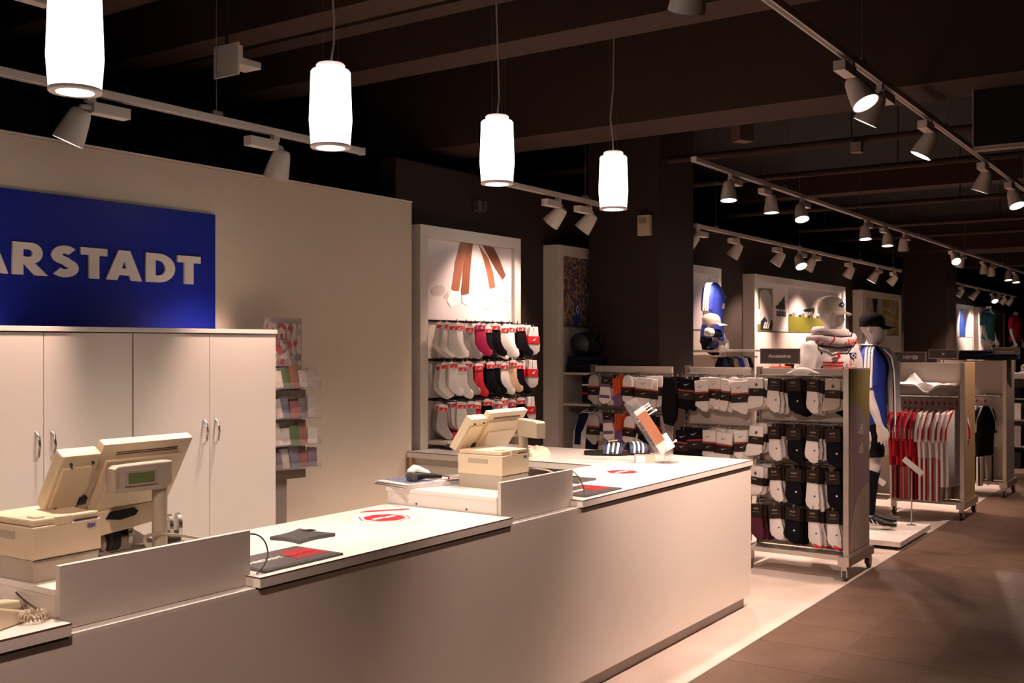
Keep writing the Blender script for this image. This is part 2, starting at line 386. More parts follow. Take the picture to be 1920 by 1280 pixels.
# telephone on the near slab
ph = thing('telephone', 'cream corded telephone at the near end of the counter', 'telephone', (1.545, 2.665, .925), 20)
B().prism([(-.20, 0), (.0, 0), (.006, .03), (-.10, .062), (-.20, .07)], -.06, .11, bev=.006).out('body', cream, ph)
B().prism([(-.19, .068), (-.02, .036), (-.005, .040), (-.01, .06), (-.19, .09)], -.055, -.005, bev=.006).out('handset', cream, ph)
kb = B()
for i in range(3):
    for j in range(3): kb.b2(-.10+.03*i, -.08+.03*i, .02+.027*j, .038+.027*j, .05-.009*i, .066-.009*i)
kb.out('keypad', whp, ph)
pts = []
path = [Vector(p) for p in [(1.475, 2.66, .945), (1.52, 2.69, .945), (1.565, 2.685, .95), (1.60, 2.70, .955), (1.63, 2.72, .945), (1.625, 2.67, .935), (1.58, 2.62, .94), (1.545, 2.60, .945), (1.56, 2.575, .94), (1.60, 2.575, .94), (1.615, 2.60, .942), (1.585, 2.625, .944), (1.55, 2.615, .944)]]
N_ = 420
for i in range(N_):
    f = i/(N_-1)*(len(path)-1); k = min(int(f), len(path)-2); q = f-k
    p0, p1, p2, p3 = path[max(k-1, 0)], path[k], path[k+1], path[min(k+2, len(path)-1)]
    p = .5*((2*p1)+(p2-p0)*q+(2*p0-5*p1+4*p2-p3)*q*q+(3*p1-p0-3*p2+p3)*q**3)
    d = (p2-p1).normalized(); a = d.cross(Vector((0, 0, 1))).normalized(); b_ = d.cross(a)
    th = i*.75; pts.append(p+a*(.0085*math.cos(th))+b_*(.0085*math.sin(th)))
cc = B().path(pts, .0024, n=5).out('coiled_cord', M('cord_beige', (.52, .42, .30), .5), None, smooth=True)
tag(cc, 'beige coiled telephone cord heaped on the counter beside the telephone', 'cord')
cable('phone_cable', [(1.585, 2.59, .96), (1.60, 2.62, .955), (1.62, 2.70, .955), (1.631, 2.76, .97)], .0025, cbd, 'thin black cable crossing the coiled telephone cord')
# mats, deactivators, stickers, strip
def counter_mat(x, label):
    t = thing('counter_mat', label, 'mat', (x, 2.535, .925), 0, 'dark change mats on the counter')
    B().b2(0, .355, 0, .23, 0, .008, bev=.003).out('mat_base', charc, t)
    B().b2(.012, .343, .012, .218, .0078, .0088).out('printed_sheet', M('mat_print', (.10, .085, .085), .35), t)
    B().prism([(.19, .05), (.343, .05), (.343, .19), (.23, .19)], .0, .0006, mat=Matrix(((1, 0, 0, 0), (0, 0, 1, 0), (0, -1, 0, .0094), (0, 0, 0, 1)))).out('red_field', M('mat_red', (.32, .03, .035), .4), t)
    text('lettering', 'KARSTADT', .034, whp, t, (.10, .12, .0095), rot=(0, 0, 0), off=.0012)
    text('lettering', 'sports', .05, redp, t, (.262, .12, .0105), rot=(0, 0, 0), off=.0012)
    return t
counter_mat(2.33, 'dark advertising mat with red field on the slab between the tills')
counter_mat(4.342, 'dark advertising mat with red field beyond the farther till')
def detacher(loc, label):
    t = thing('tag_deactivator', label, 'deactivator', loc, 0, 'flat grey tag deactivators on the counter')
    pts = []
    for (x0, y0), (x1, y1) in zip([(-.095, .08), (-.095, -.075), (.095, -.07), (.095, .12)], [(-.095, -.075), (.095, -.07), (.095, .12), (-.095, .08)]):
        for q in range(6):
            f = q/6; x = x0+(x1-x0)*f; y = y0+(y1-y0)*f; bl = .016*math.sin(math.pi*f); dx, dy = y1-y0, -(x1-x0); l = math.hypot(dx, dy)
            pts.append((x-dx/l*bl, y-dy/l*bl))
    mm = Matrix(((1, 0, 0, 0), (0, 0, 1, 0), (0, -1, 0, 0), (0, 0, 0, 1)))
    B().prism([(x, y) for x, y in pts], -.014, 0, mat=mm, bev=.003).out('pad', charc, t)
    B().b2(.055, .095, .03, .065, .013, .016, bev=.001).out('logo_window', blackp, t)
    s = B()
    for i in range(3): s.disc((.02+.02*i, -.0, .0145), (0, 0, 1), .004, th=.002, n=10)
    s.out('indicator', alum, t)
    return t
detacher((2.832, 2.875, .925), 'dark grey curved tag deactivator pad on the slab between the tills')
detacher((4.83, 2.885, .925), 'dark grey curved tag deactivator pad half hidden by the farther upstand')
flat = Matrix(((1, 0, 0, 0), (0, 0, 1, 0), (0, -1, 0, 0), (0, 0, 0, 1)))
def ring_pts(r, n=40, a0=0): return [(r*math.cos(2*math.pi*i/n+a0), r*math.sin(2*math.pi*i/n+a0)) for i in range(n)]
def octo(loc, rz, label, s=1):
    t = thing('counter_sticker', label, 'sticker', loc, rz, 'round stickers with red octagons on the counter')
    B().prism(ring_pts(.19*s), -.0010, 0, mat=flat).out('ghost_disc', M('sticker_beige', (.80, .73, .64), .4), t)
    B().prism(ring_pts(.150*s), -.0014, -.0010, mat=flat).out('outline', M('sticker_line', (.55, .36, .34), .5), t)
    B().prism(ring_pts(.147*s), -.0018, -.0014, mat=flat).out('white_disc', whp, t)
    B().prism(ring_pts(.118*s, 8, math.pi/8), -.0022, -.0018, mat=flat).out('octagon_edge', redp, t)
    B().prism(ring_pts(.111*s, 8, math.pi/8), -.0026, -.0022, mat=flat).out('octagon_ring', whp, t)
    B().prism(ring_pts(.096*s, 8, math.pi/8), -.0030, -.0026, mat=flat).out('octagon', redp, t)
    for (x, y, a) in ((-.030, -.014, 38), (.022, .018, 38)):
        B().prism([(-.034, -.012), (.034, -.012), (.040, .012), (-.028, .012)], -.0034, -.0030, mat=Matrix.Translation((x*s, y*s, 0)) @ Matrix.Rotation(R(a), 4, 'Z') @ flat).out('white_emblem', whp, t)
    return t
octo((3.35, 2.93, .925), -40, 'round sticker with red octagon on the slab between the tills', .95)
octo((5.32, 2.87, .925), -40, 'round sticker with red octagon near the clear display stand', .95)
rs = B().prism([(-.11, -.008), (.08, -.012), (.115, -.004), (.115, .006), (-.06, .012)], -.003, 0, mat=flat).out('paper_strip', redp, None, (3.50, 3.065, .925), (0, 0, -33))
tag(rs, 'narrow red paper strip lying behind the octagon sticker, between the tills', 'paper')
# newspaper and gadgets on the far platform
np_ = thing('newspaper', 'folded newspaper under gadgets at the farther till', 'newspaper', (3.86, 3.14, 1.0), -14)
for i in range(5):
    B().b2(-.19+.006*(i % 2), .15-.004*i, -.13+.003*i, .13-.005*i, .0012+.004*i, .0048+.004*i).out('sheet', M('newsprint', (.62, .57, .55), .7, noise=.15, scale=30), np_, rot=(0, 0, (i-2)*1.3))
B().b2(-.15, .0, -.10, .11, .0208, .0213).out('printed_photo', M('news_blue', (.16, .16, .26), .6, noise=.4, scale=25), np_)
B().b2(.05, .12, -.12, -.07, .0208, .0213).out('printed_advert', M('news_red', (.30, .14, .13), .6, noise=.4, scale=25), np_)
sc = thing('handheld_scanner', 'black handheld scanner lying on the newspaper', 'scanner', (3.83, 3.10, 1.0215), -22)
B().path([(-.07, 0, .02), (-.045, 0, .022), (0, 0, .02), (.04, 0, .016), (.085, .0, .012)], [(.012, .02), (.02, .026), (.014, .017), (.013, .014), (.009, .011)], n=12).out('grip', blackp, sc, smooth=True)
B().b2(-.085, -.055, -.03, .03, .002, .04, bev=.006).out('scan_head', charc, sc)
B().path([(.085, 0, .012), (.11, .02, .010), (.13, .0, .006), (.10, -.04, .004)], .003, n=6).out('lead', cbd, sc, smooth=True)
wc = B().path([(-.06, .01, .0), (-.05, .005, .03), (-.02, 0, .055), (.01, 0, .045), (.04, -.005, .03), (.08, 0, .018), (.1, .0, .002)], [(.02, .03), (.028, .036), (.03, .035), (.026, .035), (.024, .03), (.018, .026), (.008, .02)], n=14).out('crumpled_tissue', white_f, None, (3.90, 3.205, 1.0295), (0, 0, -20), smooth=True)
wc.scale = (.68, .68, .62); tag(wc, 'crumpled white tissue on the newspaper beside the scanner', 'tissue')
# things on the return counter
def slide(loc, rz, label, extra):
    t = thing('slide_sandal', label, 'sandal', loc, rz, 'navy slide sandals on the return counter'); t.scale = (1.08, 1.05, 1.15)
    strm = M('slide_blue', (.022, .035, .075), .5, spec=.3)
    out = []
    for i in range(24):
        a = 2*math.pi*i/24; x = .135*math.cos(a); wd = .044 if x < 0 else .050; out.append((x, wd*math.sin(a)*(1.12 if x > 0 else .95)))
    B().prism(out, -.026, 0, mat=flat, bev=.006).out('sole', blackp, t, smooth=True)
    def arch(x0, x1, r, off):
        rr = []
        for j in range(2):
            x = (x0, x1)[j]
            rr.append([(x+.01*math.sin(math.pi*i/10), (r+.0)*math.cos(math.pi*i/10), .014+(.05+off-(.008 if x > .06 else 0))*math.sin(math.pi*i/10)) for i in range(11)]
                      + [(x+.01*math.sin(math.pi*i/10), (r-.006)*math.cos(math.pi*i/10), .014+(.044+off-(.008 if x > .06 else 0))*math.sin(math.pi*i/10)) for i in range(10, -1, -1)])
        return B().rings(rr)
    st = arch(-.02, .095, .052, .010).out('strap', strm, t, smooth=True)
    for i in range(3): arch(.004+.028*i, .016+.028*i, .0535, .0115).out('stripe', whp, st, smooth=True)
    if extra: B().b2(-.075, -.02, -.03, .03, .026, .0275).out('insole_patch', M('slipper_red', (.25, .03, .05), .6), t)
    else: B().b2(.02, .08, -.03, .03, .078, .080).out('size_card', M('card_grey', (.45, .40, .33), .6), t, rot=(0, -6, 0))
    return t
slide((6.08, 3.40, .925), -62, 'navy slide sandal with three white stripes, the nearer of the pair', 0)
slide((6.20, 3.29, .925), -40, 'navy slide sandal with red insole patch, the farther of the pair', 1)
sb = thing('security_tag_box', 'small translucent box with white label at the display stand foot', 'box', (5.83, 2.99, .925), -56)
B().b2(-.06, .06, -.03, .03, 0, .05, bev=.002).out('box_body', M('tag_box', (.42, .36, .28), .25, noise=.1), sb)
B().b2(-.055, .0, -.0308, -.0295, .006, .044).out('label', whp, sb)
ds = thing('display_stand', 'leaning clear acrylic stand with orange panel and white pegs', 'display stand', (5.90, 2.87, .925))
ph_ = R(33); rt = Vector((.5635, -.8261, 0)); Lv = (-rt*math.sin(ph_)+Vector((0, 0, math.cos(ph_)))); Wv = (rt*math.cos(ph_)+Vector((0, 0, math.sin(ph_)))); Nv = Wv.cross(Lv)
mD = Matrix(((Wv.x, Nv.x, Lv.x, 0), (Wv.y, Nv.y, Lv.y, 0), (Wv.z, Nv.z, Lv.z, .035), (0, 0, 0, 1)))
def dbx(b, x0, x1, y0, y1, z0, z1, bev=0): return b.box(((x0+x1)/2, (y0+y1)/2, (z0+z1)/2), (x1-x0, y1-y0, z1-z0), bev=bev, mat4=mD)
dbx(B(), -.05, .04, .012, .016, -.02, .42, .001).out('clear_panel', glassm, ds)
dbx(B(), -.02, .045, -.012, .012, .10, .315, .001).out('orange_panel', M('orange_panel', (.42, .13, .035), .5, noise=.25, scale=120), ds)
dbx(dbx(B(), -.022, .047, -.016, .010, .032, .10, .002), .045, .075, -.016, .010, .03, .13, .002).out('lower_box', whp, ds)
dbx(B(), -.022, .047, -.014, .010, .315, .345, .002).out('upper_box', whp, ds)
for z in (.30, .32, .335): dbx(dbx(B(), .04, .085, -.02, -.014, z, z+.006), .078, .088, -.021, -.013, z-.001, z+.008).out('peg', whp, ds)
for z in (.275, .05): dbx(dbx(B(), -.03, .10, -.024, -.017, z, z+.007), .095, .106, -.026, -.015, z-.003, z+.010).out('bar', whp, ds)
B().b2(-.06, .07, -.05, .05, 0, .005).prism([(-.05, .004), (.06, .004), (.01, .11), (-.02, .10)], -.002, .002).out('foot', glassm, ds)
ct = B()
cl = []
for i, z in enumerate((0, .02, .04, .052, .05)):
    k = (1, .98, .85, .5, .12)[i]; cl.append([((.12+.02*math.sin(3*a)+.012*math.sin(7*a+i))*k*math.cos(a), (.09+.015*math.cos(4*a+i*.5))*k*math.sin(a), z+.008*math.sin(5*a+i)*(1 if i else 0)) for a in [2*math.pi*j/28 for j in range(28)]])
o = ct.rings(cl).out('folded_cloth', M('cream_cloth', (.66, .58, .44), .85, bump=.2), None, (5.84, 3.80, .926), (0, 0, 35), smooth=True)
tag(o, 'crumpled cream cloth bag on the return counter behind the till', 'cloth')
stp = thing('stapler', 'flat black stapler on the return counter next to white wall', 'stapler', (5.80, 4.50, .925), 70)
B().b2(-.08, .08, -.018, .018, 0, .012, bev=.004).out('base', blackp, stp); B().prism([(-.08, .012), (.08, .02), (.085, .03), (-.06, .042), (-.085, .03)], -.016, .016, bev=.005).out('lever', charc, stp)

# ------------------------------------------------------------------ cupboards and sign on the white wall
def cupboard(x0, label):
    t = thing('storage_cupboard', label, 'cupboard', (x0, 4.25, 0), 0)
    B().b2(0, .893, .02, .38, 0, 1.705).out('carcass', melg, t)
    B().b2(-.002, .897, -.006, .382, 1.708, 1.73, bev=.001).out('top_board', topm, t)
    for s, a, b in ((0, .003, .4455), (1, .4485, .891)):
        d = B().b2(a, b, 0, .019, .02, 1.703, bev=.001).out('door', mel, t)
        hx = b-.035 if s == 0 else a+.035
        B().path([(hx, .001, 1.155), (hx, -.022, 1.17), (hx, -.032, 1.215), (hx, -.022, 1.26), (hx, .001, 1.275)], [(.0045, .006)]*5, n=10).out('handle', chrome, d, smooth=True)
    return t
cupboard(2.190, 'tall cream two-door cupboard under the left part of the blue sign')
cupboard(3.087, 'tall cream two-door cupboard next to the leaflet stand')
sg = thing('wall_sign', 'large blue wall sign with white capital letters above the cupboards', 'sign', (0, 4.63, 0))
B().b2(1.0, 3.89, 0, .018, 1.60, 2.365, bev=.001).out('panel', bluep, sg)
def arc(cx, cy, r, a0, a1, n=14, ry=None): return [(cx+r*math.cos(R(a0+(a1-a0)*i/n)), cy+(ry or r)*math.sin(R(a0+(a1-a0)*i/n))) for i in range(n+1)]
GL = {
 'K': (1.0, [[(0, 0), (0, 1), (.29, 1), (.29, .62), (.60, 1), (.97, 1), (.56, .53), (1.0, 0), (.63, 0), (.29, .42), (.29, 0)]]),
 'A': (1.0, [[(0, 0), (.34, 1), (.66, 1), (1.0, 0), (.70, 0), (.645, .17), (.355, .17), (.30, 0)], [(.43, .40), (.57, .40), (.50, .64)]]),
 'R': (.95, [[(0, 0), (0, 1), (.52, 1)]+arc(.52, .68, .30, 80, -60, ry=.32)+[(.60, .38), (.97, 0), (.61, 0), (.31, .34), (.29, .34), (.29, 0)], [(.29, .79), (.45, .79)]+arc(.45, .675, .10, 80, -80, 8, .115)+[(.45, .56), (.29, .56)]]),
 'T': (.76, [[(0, 1), (.76, 1), (.76, .76), (.525, .76), (.525, 0), (.235, 0), (.235, .76), (0, .76)]]),
 'D': (.90, [[(0, 0), (0, 1), (.38, 1)]+arc(.38, .5, .52, 88, -88, 18, .5)+[(.38, 0)], [(.29, .76), (.38, .76)]+arc(.38, .5, .22, 85, -85, 12, .26)+[(.38, .24), (.29, .24)]]),
}
cen = arc(.34, .705, .20, 35, 250, 14, .17)[:-1]+[(.36, .505)]+arc(.33, .29, .22, 62, -145, 14, .17)
def stroke(c, wd):
    l, r = [], []
    for i in range(len(c)):
        a = Vector(c[max(i-1, 0)]); b = Vector(c[min(i+1, len(c)-1)]); d = (b-a).normalized(); n = Vector((-d.y, d.x)); p = Vector(c[i])
        l.append(tuple(p+n*wd/2)); r.append(tuple(p-n*wd/2))
    return l+r[::-1]
GL['S'] = (.66, [stroke(cen, .255)])
def letter(ch, x, z, h, wd, par):
    w0, polys = GL[ch]; c = bpy.data.curves.new('letter', 'CURVE'); c.dimensions = '2D'; c.fill_mode = 'BOTH'; c.extrude = .006; c.materials.append(M('sign_letters', (.74, .68, .62), .35, noise=.02))
    for pl in polys:
        s = c.splines.new('POLY'); s.points.add(len(pl)-1); s.use_cyclic_u = True
        for p, q in zip(s.points, pl): p.co = (q[0]*wd/w0, q[1]*h, 0, 1)
    o = bpy.data.objects.new('letter', c); COL.objects.link(o); o.parent = par; o.location = (x, -.006, z); o.rotation_euler = (R(90), 0, 0)
for ch, x0, x1 in (('K', 2.325, 2.50), ('A', 2.505, 2.692), ('R', 2.712, 2.884), ('S', 2.905, 3.045), ('T', 3.060, 3.206), ('A', 3.200, 3.408), ('D', 3.432, 3.613), ('T', 3.628, 3.780)):
    letter(ch, x0, 1.974, .150, x1-x0, sg)
# leaflet stand
ls = thing('leaflet_stand', 'slim leaflet stand with clear trays between cupboard and wall', 'leaflet stand', (4.17, 4.40, 0), -12)
B().b2(-.09, .15, .04, .055, .95, 1.80).out('back_panel', M('stand_grey', (.40, .35, .32), .5), ls)
B().b2(-.08, .14, .034, .040, 1.53, 1.77).out('poster', crowd('leaflet_poster', 48, [(.45, .35, .33), (.55, .12, .13), (.62, .52, .46), (.30, .24, .22), (.65, .58, .55), (.40, .10, .12)], (1, 1, .6)), ls)
B().b2(-.055, .045, .03, .07, .03, 1.0).out('post', M('stand_post', (.26, .21, .18), .5), ls)
B().lathe([(.17, 0), (.17, .015), (.06, .03)], c=(0, .05, 0), n=24).out('foot', steel, ls)
lcols = [(.46, .40, .36), (.16, .12, .14), (.08, .12, .05), (.44, .37, .33), (.25, .11, .08), (.14, .13, .16), (.50, .44, .40), (.22, .08, .07)]
for i, z in enumerate((1.405, 1.235, 1.085, .955)):
    tr = B().b2(-.09, .20, -.075, .035, z, z+.004).b2(-.09, .20, -.079, -.075, z, z+.035).b2(.197, .20, -.075, .035, z, z+.035)
    tr.out('tray', glassm, ls)
    B().b2(-.09, .15, .0, .036, z-.06, z-.012).out('tray_back', M('tray_back', (.22, .17, .14), .5), ls)
for i, z in enumerate((1.405, 1.235, 1.085, .955)):
    for j in range(5):
        n_ = (i*3+j*2) % len(lcols)
        o = B().b2(-.03, .03, -.006, .006, 0, .095+.015*((i+j) % 3)).out('leaflet', M('leaflet_%d' % n_, lcols[n_], .4, noise=.3, scale=45), None)
        p = ls.matrix_basis @ Vector((-.055+.055*j, -.045+.008*(j % 2), z+.0045)); o.location = p; o.rotation_euler = (R(-12), R((j-2)*3), R(-12+8*((j*7+i) % 3-1)))
        tag(o, 'leaflet %s in the %s tray of the leaflet stand, %s from the left' % (['in pale beige', 'in dull purple', 'in leaf green', 'in cream', 'in rust red', 'in slate blue', 'in near-white', 'in dark red'][n_], ['top', 'second', 'third', 'bottom'][i], ordn(j)), 'leaflet', 'leaflets in the clear trays')
# ------------------------------------------------------------------ wall niches
K_ = 4.68/4.765
def PQ(pts): return [(x*K_, 1.65+(z-1.65)*K_) for x, z in pts]
def niche(x0, x1, label, ztop=2.485, pz0=1.815, pz1=2.40):
    """framed bay standing before the dark wall: frame, printed panel above, slatted panel below"""
    t = thing('wall_bay', label, 'wall bay', (0, 4.65, 0))
    bw = .085
    f = B().b2(x0, x0+bw, 0, .148, 0, ztop).b2(x1-bw, x1, 0, .148, 0, ztop).b2(x0+bw, x1-bw, 0, .148, ztop-.085, ztop).out('frame', framem, t)
    B().b2(x0+bw, x1-bw, .032, .05, 0, pz0-.0).out('back_panel', rackm, t)
    pp = B().b2(x0+bw, x1-bw, .030, .05, pz0, pz1).out('poster', M('poster_white', (.70, .64, .64), .3, noise=.03, scale=2), t)
    B().b2(x0+bw, x1-bw, .022, .05, pz0-.012, pz0).out('poster_rail', alum, t)
    return t, f, pp
PY = .0285
def pr(name, pts, mat, par, lay=0): return B().prism(PQ(pts), PY-.0008*lay, PY-.0008*lay+.0008).out(name, mat, par)
t, f, pp = niche(5.69, 6.94, 'lit wall bay with sock hooks under a poster of walking legs')
for k, pts in enumerate([[(6.297, 2.414), (6.404, 2.42), (6.385, 2.349), (6.309, 2.157), (6.28, 2.049), (6.203, 2.046), (6.191, 2.066), (6.215, 2.16), (6.233, 2.253)],
                         [(6.404, 2.42), (6.458, 2.42), (6.441, 2.339), (6.417, 2.163), (6.404, 2.032), (6.313, 2.015), (6.309, 2.057), (6.332, 2.202)],
                         [(6.527, 2.418), (6.582, 2.378), (6.658, 2.317), (6.724, 2.209), (6.75, 2.099), (6.678, 2.08), (6.64, 2.205), (6.589, 2.32)],
                         [(6.577, 2.414), (6.729, 2.407), (6.808, 2.319), (6.9, 2.189), (6.855, 2.159), (6.755, 2.241), (6.653, 2.339)]]):
    pr('printed_leg', pts, (skin, M('printed_skin_dark', (.19, .065, .03), .4))[k % 2], pp, 1+k % 2)
for pts in ([(6.18, 2.052), (6.273, 2.044), (6.309, 2.021), (6.285, 1.956), (6.18, 1.925), (6.134, 1.973)], [(6.313, 2.017), (6.404, 2.032), (6.441, 2.005), (6.453, 1.962), (6.38, 1.945), (6.32, 1.965)],
            [(6.678, 2.08), (6.755, 2.094), (6.787, 2.07), (6.729, 1.993), (6.665, 1.924), (6.607, 1.93), (6.653, 1.998)], [(6.855, 2.164), (6.908, 2.212), (6.954, 2.161), (6.968, 2.039), (6.941, 1.985), (6.892, 1.999), (6.887, 2.082)]):
    pr('printed_sock', pts, whp, pp, 3)
for pts in ([(5.944, 2.042), (5.988, 2.071), (6.066, 2.086), (6.111, 2.07), (6.118, 2.035), (6.066, 2.005), (5.966, 2.008)], [(6.1, 2.013), (6.145, 2.043), (6.157, 1.994), (6.1, 1.985)], [(6.80, 2.10), (6.83, 2.06), (6.78, 1.99), (6.70, 1.93), (6.665, 1.924), (6.72, 1.99)]):
    pr('printed_shoe', pts, M('print_grey', (.50, .44, .42), .4), pp, 1)
bayA = t
t, f, pp = niche(7.50, 8.75, 'wall bay with a crowd poster beside the dark column')
pp.data.materials[0] = crowd('crowd_photo', 62, [(.10, .06, .05), (.30, .18, .10), (.05, .05, .12), (.45, .30, .18), (.12, .10, .10), (.55, .45, .38), (.03, .05, .14), (.20, .10, .06), (.34, .20, .08)], (1, 1, .7))
for pts, m_ in (([(7.86, 2.034), (7.80, 1.951), (7.86, 1.887), (7.92, 1.96)], M('print_blue', (.03, .07, .32), .4)), ([(7.86, 1.995), (7.825, 1.951), (7.86, 1.91), (7.895, 1.955)], whp), ([(7.86, 1.975), (7.845, 1.951), (7.86, 1.93), (7.875, 1.955)], blkp)):
    B().prism(pts, PY-.003, PY).out('printed_crest', m_, pp).location.y = -.001*len(pp.children)
B().prism([(7.77, 1.90), (7.92, 1.905), (7.90, 1.84), (7.84, 1.82), (7.79, 1.84)], PY-.002, PY).out('printed_banner', M('print_blue', (.03, .07, .32), .4), pp)
bayB = t
t, f, pp = niche(9.62, 10.90, 'wall bay with a headless blue jersey torso behind the dark column')
bayC = t
t, f, pp = niche(11.88, 15.40, 'wide wall bay with stadium poster and three-stripe logo behind mannequins')
gr = M('print_green', (.15, .15, .02), .4, noise=.15, scale=6)
pr('printed_lawn', [(12.295, 2.34), (12.76, 2.35), (12.76, 2.10), (12.295, 2.08)], gr, pp, 1)
pr('printed_lawn', [(12.20, 1.90), (12.76, 1.90), (12.76, 1.805), (12.20, 1.805)], gr, pp, 1)
pr('printed_jersey', [(12.33, 2.28), (12.42, 2.32), (12.60, 2.32), (12.70, 2.26), (12.78, 1.98), (12.68, 1.95), (12.66, 1.85), (12.36, 1.85)], M('print_grey', (.50, .44, .42), .4), pp, 2)
pr('printed_boot', [(12.36, 1.83), (12.36, 1.93), (12.50, 2.00), (12.60, 1.92), (12.74, 1.96), (12.78, 1.90), (12.70, 1.83)], blkp, pp, 3)
for i in range(3): pr('printed_stripe', [(12.44+.07*i, 1.85), (12.48+.07*i, 1.85), (12.54+.07*i, 1.93), (12.50+.07*i, 1.93)], whp, pp, 4)
pr('logo_panel', [(12.80, 2.395), (13.33, 2.395), (13.33, 1.805), (12.80, 1.805)], whp, pp, 1)
for i, h in enumerate((.06, .12, .19)):
    x = 12.90+.11*i; pr('logo_stripe', [(x, 2.10), (x+.09, 2.10), (x+.09+.0, 2.13), (x+.09-.6*h*.0-.02+.0, 2.10+h*.95), (x-.055+.02, 2.10+h*.62), (x-.02, 2.10+.02)], blkp, pp, 2)
text('lettering', 'adidas', .135, blkp, pp, (13.07*K_, PY-.004, 2.045), off=.002)
pr('printed_sky', [(13.34, 2.395), (15.39, 2.395), (15.39, 2.02), (13.34, 2.02)], M('print_sky', (.55, .48, .47), .35, noise=.1, scale=3), pp, 1)
pr('printed_pitch', [(13.34, 2.02), (15.39, 2.02), (15.39, 1.805), (13.34, 1.805)], gr, pp, 1)
for a in range(16):
    x = 13.36+.12*a; h = .02+.05*((a*7) % 3)/2
    pr('printed_grandstand', [(x, 2.02), (x+.11, 2.02), (x+.11, 2.03+h), (x, 2.03+h*.8)], (blkp, M('print_brown', (.20, .12, .10), .4), M('print_grey', (.50, .44, .42), .4))[a % 3], pp, 2)
pr('printed_roof', [(13.9, 2.12), (14.35, 2.16), (14.38, 2.12), (14.32, 2.06), (14.25, 2.10), (13.95, 2.09)], blkp, pp, 3)
bk = B().b2(11.97, 15.31, .018, .0315, 1.02, 1.80).out('white_slatwall', M('slat_white', (.86, .79, .72), .4, noise=.02), t)
g_ = B()
for x in (12.5, 13.1, 13.7, 14.3, 14.9): g_.b2(x, x+.006, .0172, .0182, 1.02, 1.80)
g_.out('joint', gap, bk)
bayD = t
t, f, pp = niche(16.25, 18.545, 'wall bay with grey and yellow goal-net poster beside the far column')
pr('printed_panel', [(16.86, 2.40), (17.80, 2.40), (17.80, 1.815), (16.86, 1.815)], M('print_grey2', (.38, .35, .32), .4, noise=.1, scale=3), pp, 1)
pr('printed_figure', [(17.2, 2.38), (17.5, 2.40), (17.45, 2.2), (17.3, 2.1)], blkp, pp, 2)
pr('printed_grass', [(17.80, 2.40), (18.9, 2.40), (18.9, 1.815), (17.80, 1.815)], M('print_ochre', (.30, .24, .04), .4, noise=.2, scale=5), pp, 1)
for a in range(6): pr('printed_net_line', [(17.82+.1*a, 1.82), (17.84+.1*a, 1.82), (18.3+.08*a, 2.39), (18.28+.08*a, 2.39)], whp, pp, 2)
for a in range(3): pr('printed_net_line', [(17.82, 2.0+.13*a), (18.7, 1.90+.13*a), (18.7, 1.912+.13*a), (17.82, 2.012+.13*a)], whp, pp, 3)
B().b2(16.34, 18.46, .018, .0315, 1.02, 1.80).out('white_slatwall', M('slat_white', (.86, .79, .72), .4, noise=.02), t)
t, f, pp = niche(22.45, 24.55, 'far wall bay with a tall blue figure poster')
pr('printed_figure', [(23.8, 2.40), (24.0, 2.40), (24.3, 2.1), (24.3, 1.82), (23.7, 1.82), (23.7, 2.1)], M('print_blue', (.03, .07, .32), .4), pp, 1)
B().b2(22.54, 24.46, .018, .0315, 1.02, 1.80).out('white_slatwall', M('slat_white', (.86, .79, .72), .4, noise=.02), t)
t, f, pp = niche(25.1, 28.4, 'farthest wall bay with an orange figure poster')
pr('printed_figure', [(27.2, 2.3), (27.4, 2.3), (27.6, 2.1), (27.5, 1.95), (27.1, 1.95), (27.1, 2.1)], M('print_orange', (.55, .22, .04), .4), pp, 1)
pr('printed_crowd', [(26.3, 2.0), (28.2, 2.0), (28.2, 1.82), (26.3, 1.82)], M('print_brown', (.20, .12, .10), .4), pp, 1)
B().b2(25.19, 28.31, .018, .0315, 1.02, 1.80).out('white_slatwall', M('slat_white', (.86, .79, .72), .4, noise=.02), t)

# ------------------------------------------------------------------ sock packs (origin at the hook, front towards local -y)
def swoosh(s, x, z, y=-.0185, th=.0006):
    p = [(-.5, .02), (-.42, -.12), (-.30, -.19), (-.15, -.17), (.5, .20), (-.12, -.06), (-.30, -.08), (-.40, -.04)]
    return B().prism([(x+a*s, z+b*s) for a, b in p], y, y+th)
def hook(t):
    B().path([(0, .004, -.012), (0, .0, .004), (0, .006, .016), (0, .012, .010)], .0016, n=5).out('hanger', M('clear_hanger', (.62, .55, .50), .3), t)
def ankle_sock(name, label, mat, card=redp, flip=1):
    t = thing(name, label, 'socks', (0, 0, 0), 0)
    o = [(-.034, -.02), (.034, -.02), (.034, -.135), (.050, -.170), (.096, -.205), (.098, -.228), (.078, -.246), (.045, -.240), (.0, -.212), (-.030, -.185), (-.038, -.155)]
    B().prism([(x*flip, z) for x, z in o], -.012, .014, bev=.008).out('sock', mat, t, smooth=True)
    c = B().prism([(-.034, -.050), (.034, -.050), (.034, -.012), (.018, .0), (-.018, .0), (-.034, -.012)], -.017, -.013).out('header_card', whp, t)
    B().b2(-.031, .031, -.0178, -.017, -.048, -.022).out('printed_band', card, c)
    B().prism([(-.014, -.044), (-.004, -.040), (.012, -.028), (.016, -.026), (.006, -.040), (.010, -.047), (-.002, -.043)], -.0186, -.0178).out('logo', whp, c)
    hook(t); return t
